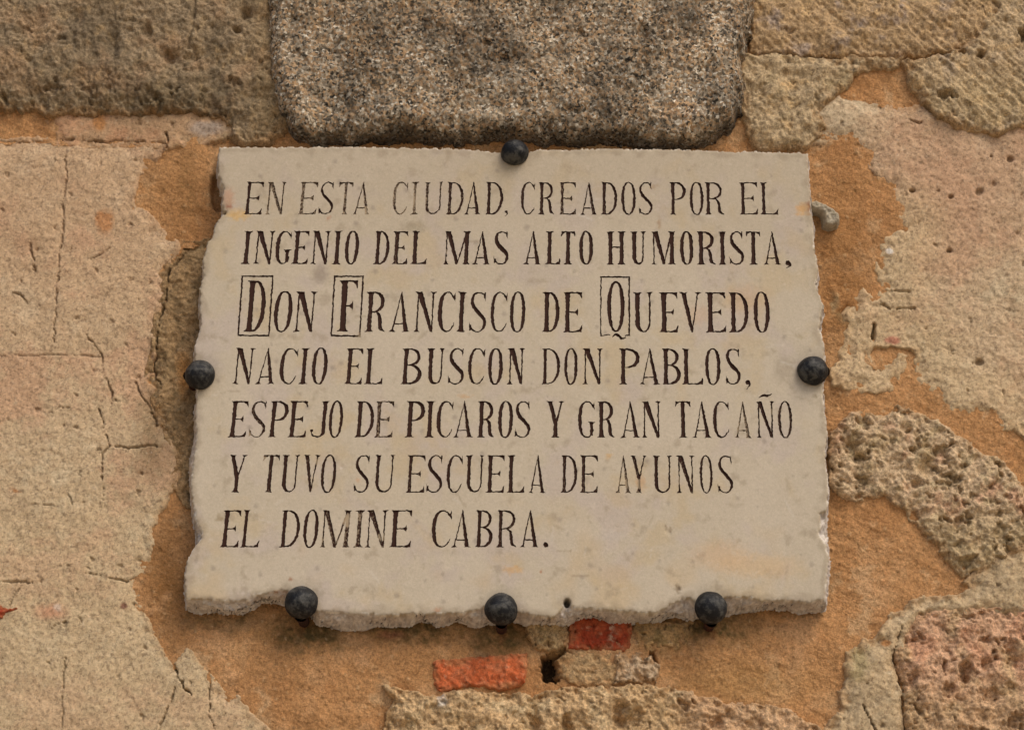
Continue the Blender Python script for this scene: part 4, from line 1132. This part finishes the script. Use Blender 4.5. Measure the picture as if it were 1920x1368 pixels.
sFv = sdf(OV[:, 0] + perlin(OV[:, 0] / 9, OV[:, 1] / 9, 71) * 2.0 + perlin(OV[:, 0] / 3.6, OV[:, 1] / 3.6, 78) * 1.3, OV[:, 1] + perlin(OV[:, 0] / 9, OV[:, 1] / 9, 72) * 2.0 + perlin(OV[:, 0] / 3.6, OV[:, 1] / 3.6, 79) * 1.3, FACE)
sBv = sdf(OV[:, 0] + perlin(OV[:, 0] / 9, OV[:, 1] / 9, 71) * 2.0 + perlin(OV[:, 0] / 3.6, OV[:, 1] / 3.6, 78) * 1.3, OV[:, 1] + perlin(OV[:, 0] / 9, OV[:, 1] / 9, 72) * 2.0 + perlin(OV[:, 0] / 3.6, OV[:, 1] / 3.6, 79) * 1.3, BODY)
X_, Y_ = OV[:, 0], OV[:, 1]
hf = T_SLAB + fbm(X_, Y_, 160, 3, .5, 73) * .0006 + fbm(X_, Y_, 20, 3, .6, 74) * .00016
rim = fbm(X_, Y_, 22, 4, .6, 75, True)
out_ = np.clip(-sFv, 0, 60)
drop = out_ * .00042 + (out_ > 0) * (.0012 + np.clip(rim + .3, -.5, 1) * .0034 * sstep(0, 6, out_))
soft = (1 - sstep(0, 5, sFv)) * .0005
hs = hf - drop - soft
# small flakes and knocks on the smooth face
PK = [(421, 399, 4, .006), (1063, 1129, 8, .012), (1272, 1103, 5, .002), (1250, 995, 4, .001), (1256, 998, 3, .001), (950, 975 - 60, 0, 0), (640, 875, 4, .0006), (1095, 1010, 0, 0), (1188, 440, 0, 0)]
for cx, cy, r, dd in PK:
    if r: hs = hs - (1 - sstep(.3, 1, np.hypot(X_ - cx, Y_ - cy) / r)) * dd
side_ = sBv - 0.0
sn = perlin(X_ / 5.5, Y_ / 5.5, 76) * 1.6 + perlin(X_ / 2.7, Y_ / 2.7, 77) * .8
hs = np.where(side_ < 3, np.minimum(hs, BACK + (hs - BACK) * np.clip((side_ + sn + 5) / 8, 0, 1) ** .62), hs)
hs = np.where(side_ < -5, np.minimum(hs, BACK), hs)
SX, SZ = at(X_, Y_, T_SLAB)
dm = (1 - sstep(-1, 4, side_)) * (hs > BACK + .001)
SZ = SZ + (1 - sstep(-1, 4, side_)) * (1 - hs / T_SLAB) * perlin(X_ / 42, X_ * 0 + .3, 152) * .0055 * (Y_ > 700)
SZ = SZ + dm * (perlin(X_ / 16, hs * 260, 150) * .0015 + perlin(X_ / 9, hs * 200, 151) * .0005)
V3 = np.stack([SX, -hs, SZ - Z0], 1)

cb = C((190, 177, 155), X_.shape)
n1 = fbm(X_, Y_, 190, 4, .55, 120); n2 = fbm(X_, Y_, 60, 4, .6, 121)
cb = mixc(cb, (194, 181, 160), sstep(0, .4, n1) * .8)
cb = mixc(cb, (186, 172, 160), sstep(.02, .35, fbm(X_, Y_, 110, 4, .55, 122)) * .6)
cb = mixc(cb, (188, 166, 126), sstep(.05, .4, n2 * .6 - n1 * .7) * .4)
cb = mixc(cb, (192, 168, 130), sstep(.12, .45, fbm(X_, Y_, 130, 3, .5, 123)) * sstep(880, 1100, Y_) * .5)
cb = mixc(cb, (156, 141, 119), sstep(.2, .5, fbm(X_, Y_, 34, 4, .6, 124)) * .5)
cb = mixc(cb, (170, 154, 130), (1 - sstep(280, 620, Y_)) * .35)
dt, rr = cells(X_, Y_, 42, 125)
cb = mixc(cb, (140, 128, 116), np.where(rr < .35, 1 - sstep(.4, 1, dt / (2.5 + 5 * ((rr * 9) % 1))), 0) * .45)
for cx, cy, rx, ry, rgb, a in ((428, 372, 14, 22, (186, 140, 108), .6), (430, 388, 7, 5, (140, 60, 30), .85), (446, 402, 26, 12, (206, 166, 98), .7), (421, 399, 3.5, 3.5, (30, 22, 16), .95),
                              (1517, 388, 5, 12, (124, 62, 34), .9), (1504, 392, 14, 12, (208, 158, 92), .7), (1548, 982, 5, 10, (150, 82, 56), .8), (600, 515, 18, 22, (128, 114, 100), .5), (608, 560, 14, 16, (140, 124, 104), .4),
                              (780, 425, 22, 14, (150, 138, 114), .45), (410, 972, 8, 7, (140, 120, 84), .6), (1236, 420, 4, 12, (160, 128, 92), .6), (963, 1068, 22, 8, (202, 160, 104), .6), (1014, 1071, 3, 3, (160, 96, 52), .8),
                              (616, 409, 4, 4, (176, 120, 84), .6), (672, 902, 6, 6, (196, 146, 104), .6), (873, 743, 16, 4, (196, 156, 112), .6), (1202, 905, 10, 18, (196, 152, 108), .5), (1142, 855, 6, 7, (198, 160, 106), .7),
                              (820, 1142, 7, 5, (205, 130, 84), .6), (545, 1085, 3, 3, (150, 96, 60), .8), (1225, 350, 8, 5, (160, 130, 92), .5), (1468, 691, 20, 30, (150, 136, 116), .5), (1270, 1105, 6, 10, (110, 92, 68), .7),  # darker patch left of the right stud is its painted soft shadow
                              (1257, 994, 3, 4, (110, 86, 60), .7), (1248, 988, 2, 6, (120, 96, 70), .6), (1150, 1003, 30, 12, (190, 180, 168), .4), (1060, 1031, 16, 1.6, (130, 112, 88), .7), (1498, 630, 10, 6, (160, 144, 112), .5),
                              (1528, 742, 4, 4, (130, 112, 84), .6), (640, 876, 4, 3, (220, 214, 204), .8), (1420, 1060, 90, 26, (204, 172, 128), .5), (1350, 1040, 60, 30, (206, 166, 120), .35), (480, 590, 14, 10, (168, 142, 104), .3),
                              (1400, 560, 50, 30, (196, 160, 120), .35), (1310, 590, 30, 20, (200, 160, 124), .3)):
    wv = perlin(X_ / 7, Y_ / 7, 130) * min(rx, 8) * .9
    wv2 = perlin(X_ / 7, Y_ / 7, 131) * min(ry, 8) * .9
    cb = mixc(cb, rgb, spot(X_ + wv, Y_ + wv2, cx, cy, rx, ry, .7) * a)
rs = np.random.RandomState(4)
for i in range(46):
    qx, qy = rs.uniform(380, 1530), rs.uniform(300, 1110); ln_ = rs.uniform(6, 38); an = rs.uniform(-.7, .7) + (math.pi / 2 if rs.rand() < .3 else 0)
    mm = (np.abs(X_ - qx) < 45) & (np.abs(Y_ - qy) < 45)
    d_ = seg_dist(X_[mm], Y_[mm], [(qx, qy), (qx + ln_ * math.cos(an), qy + ln_ * math.sin(an))])
    k_ = np.zeros(len(X_)); k_[mm] = (1 - sstep(.6, 2.6, d_)) * rs.uniform(.15, .45)
    cb = mixc(cb, (206, 198, 184) if rs.rand() < .55 else (140, 122, 98), k_)
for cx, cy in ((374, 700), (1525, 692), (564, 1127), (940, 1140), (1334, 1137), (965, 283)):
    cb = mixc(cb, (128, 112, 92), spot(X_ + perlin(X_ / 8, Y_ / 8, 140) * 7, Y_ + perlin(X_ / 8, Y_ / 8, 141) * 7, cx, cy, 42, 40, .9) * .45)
cb = mixc(cb, (146, 130, 108), (1 - sstep(2, 16, sFv + 14 * perlin(X_ / 22, Y_ / 22, 142))) * .4)
# broken rim: grey fracture with white and ochre veins, yellow layer on the left edge
brk = sstep(0.5, 3, out_)
cr = C((158, 148, 138), X_.shape)
cr = mixc(cr, (196, 186, 172), sstep(.0, .35, fbm(X_, Y_ * 2.2, 26, 4, .65, 126)) * .8)
cr = mixc(cr, (120, 112, 106), sstep(.05, .4, fbm(X_, Y_ * 2.0, 40, 4, .6, 127)) * .75)
cr = mixc(cr, (182, 156, 114), sstep(.15, .45, fbm(X_, Y_, 50, 3, .6, 128)) * .6)
cr = mixc(cr, (202, 168, 118), (X_ < 380) * (Y_ < 960) * .8)
cb = cb * (1 - brk[:, None]) + cr * brk[:, None]
cb = mixc(cb, (228, 220, 204), (1 - sstep(0, 3.5, np.abs(sFv + .5))) * sstep(-.1, .3, perlin(X_ / 13, Y_ / 13, 143)) * .8)
cb = mixc(cb, (60, 56, 50), spot(X_ + perlin(X_ / 5, Y_ / 5, 132) * 3, Y_, 1062, 1132, 7, 14, .5) * .85)
cb = mixc(cb, (170, 108, 70), spot(X_ + perlin(X_ / 5, Y_ / 5, 133) * 4, Y_, 525, 1112, 20, 7, .8) * .6)

plaque = empty('stone_plaque', (0, 0, Z0))
tag(plaque, 'chipped cream limestone plaque with dark brown carved Spanish lettering, fixed to the old wall', 'plaque')
OFFS = np.array([0, 0, 0])
inb = (sBv[OF] > -7.5).all(1)
tri = OF[(own < 0) & inb]
# orientation: face the viewer (-y)
def orient(F_, V_):
    a, b, c_ = V_[F_[:, 0]], V_[F_[:, 1]], V_[F_[:, 2]]
    n = np.cross(b - a, c_ - a)
    fl = n[:, 1] > 0
    F_ = F_.copy(); F_[fl] = F_[fl][:, ::-1]
    return F_
tri = orient(tri, V3)
used, inv = np.unique(tri, return_inverse=True)
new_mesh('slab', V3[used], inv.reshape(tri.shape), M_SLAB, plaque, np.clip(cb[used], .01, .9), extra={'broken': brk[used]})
# the slab's bed against the wall, so that it is a closed block from the side
bx, bz = at([p[0] for p in BODY], [p[1] for p in BODY], T_SLAB)
GROOVE = .0014
wearv = np.zeros(len(OV))
for cx, cy, r, a in WORN:
    wearv = wearv + a * (1 - sstep(.4, 1.2, np.hypot(X_ - cx, Y_ - cy) / r))
for gi, (nm, sh, wr) in enumerate(glyphs):
    F_ = OF[own == gi]
    if not len(F_): continue
    F_ = orient(F_, V3)
    E = np.concatenate([F_[:, [0, 1]], F_[:, [1, 2]], F_[:, [2, 0]]])
    key = np.sort(E, 1); kk = key[:, 0].astype(np.int64) * len(OV) + key[:, 1]
    u, first, cnt = np.unique(kk, return_index=True, return_counts=True)
    be = E[first[cnt == 1]]
    used, inv = np.unique(F_, return_inverse=True)
    inv = inv.reshape(F_.shape)
    look = {int(v): i for i, v in enumerate(used)}
    n = len(used)
    top = V3[used].copy(); bot = top.copy(); bot[:, 1] += GROOVE
    bl = np.array([(look[int(a)], look[int(b)]) for a, b in be])
    wallf = np.concatenate([np.stack([bl[:, 0], bl[:, 1], bl[:, 1] + n], 1), np.stack([bl[:, 0], bl[:, 1] + n, bl[:, 0] + n], 1)])
    wallf = wallf[:, ::-1]
    c0 = np.array([bot[:, 0].mean(), bot[:, 1].mean(), bot[:, 2].mean()])
    vv = np.concatenate([top, bot]) - c0
    wv = np.tile(wearv[used] + wr, 2)
    o = new_mesh(nm, vv, np.concatenate([inv + n, wallf]), M_PAINT, plaque, smooth=False, extra={'wear': wv})
    o.location = c0

# ------------------------------------------------------------------ the six studs
def lathe(prof, seg, amp, seed, yflat=1.0):
    v = []; f = []
    n = len(prof)
    for i, (r, d_) in enumerate(prof):
        for j in range(seg):
            a = 2 * math.pi * j / seg
            q = 1 + amp * min(1, r * 140) * float(perlin(np.array([math.cos(a) * 1.4 + d_ * 120]), np.array([math.sin(a) * 1.4 + r * 90]), seed)[0])
            v.append((r * q * math.cos(a), -d_ * (1 + amp * .6 * (q - 1) / max(amp, 1e-6)), r * q * math.sin(a)))
    for i in range(n - 1):
        for j in range(seg):
            k_ = (j + 1) % seg
            f.append((i * seg + j, i * seg + k_, (i + 1) * seg + k_, (i + 1) * seg + j))
    return v, f
STUDS = [(965, 283, 26.5, 'black domed iron stud over the top edge, under the granite block', (0, .008)),
         (374, 700, 28, 'scratched black domed iron stud over the left edge of the plaque', (-.010, 0)),
         (1525, 692, 28.5, 'grey black domed iron stud over the right edge of the plaque', (.010, 0)),
         (564, 1127, 29.5, 'domed iron stud on the bottom edge, below left beside the broken notch', (0, -.0112)),
         (940, 1140, 29.5, 'domed iron stud on the bottom edge, middle one above the orange brick', (0, -.0112)),
         (1334, 1137, 29.5, 'domed iron stud on the bottom edge, nearest the lower right corner', (0, -.0112))]
for i, (px_, py_, r, lab, off) in enumerate(STUDS):
    R = r * S; dep = .0145
    base = T_SLAB + .0005
    X, Z = at(px_, py_, base + dep * .35)
    root = empty('iron_stud', (float(X), -base, float(Z)))
    tag(root, lab, 'nail', 'domed iron studs holding the plaque')
    prof = [(R * .30, -.0008), (R * .93, -.0012), (R * .995, .0004)]
    for q in range(1, 13):
        a = q / 12 * math.pi / 2
        prof.append((max(R * math.cos(a), 1e-4), .0004 + dep * math.sin(a) ** 1.15))
    v, f = lathe(prof, 40, .05, 500 + i)
    new_mesh('head', v, f, M_IRON, root)
    v, f = lathe([(.0050, -.030), (.0048, -.02), (.0052, -.008), (.006, -.0005)], 12, .12, 520 + i)
    v = [(p[0] + off[0], p[1], p[2] + off[1]) for p in v]
    new_mesh('shank', v, f, M_RUST, root)
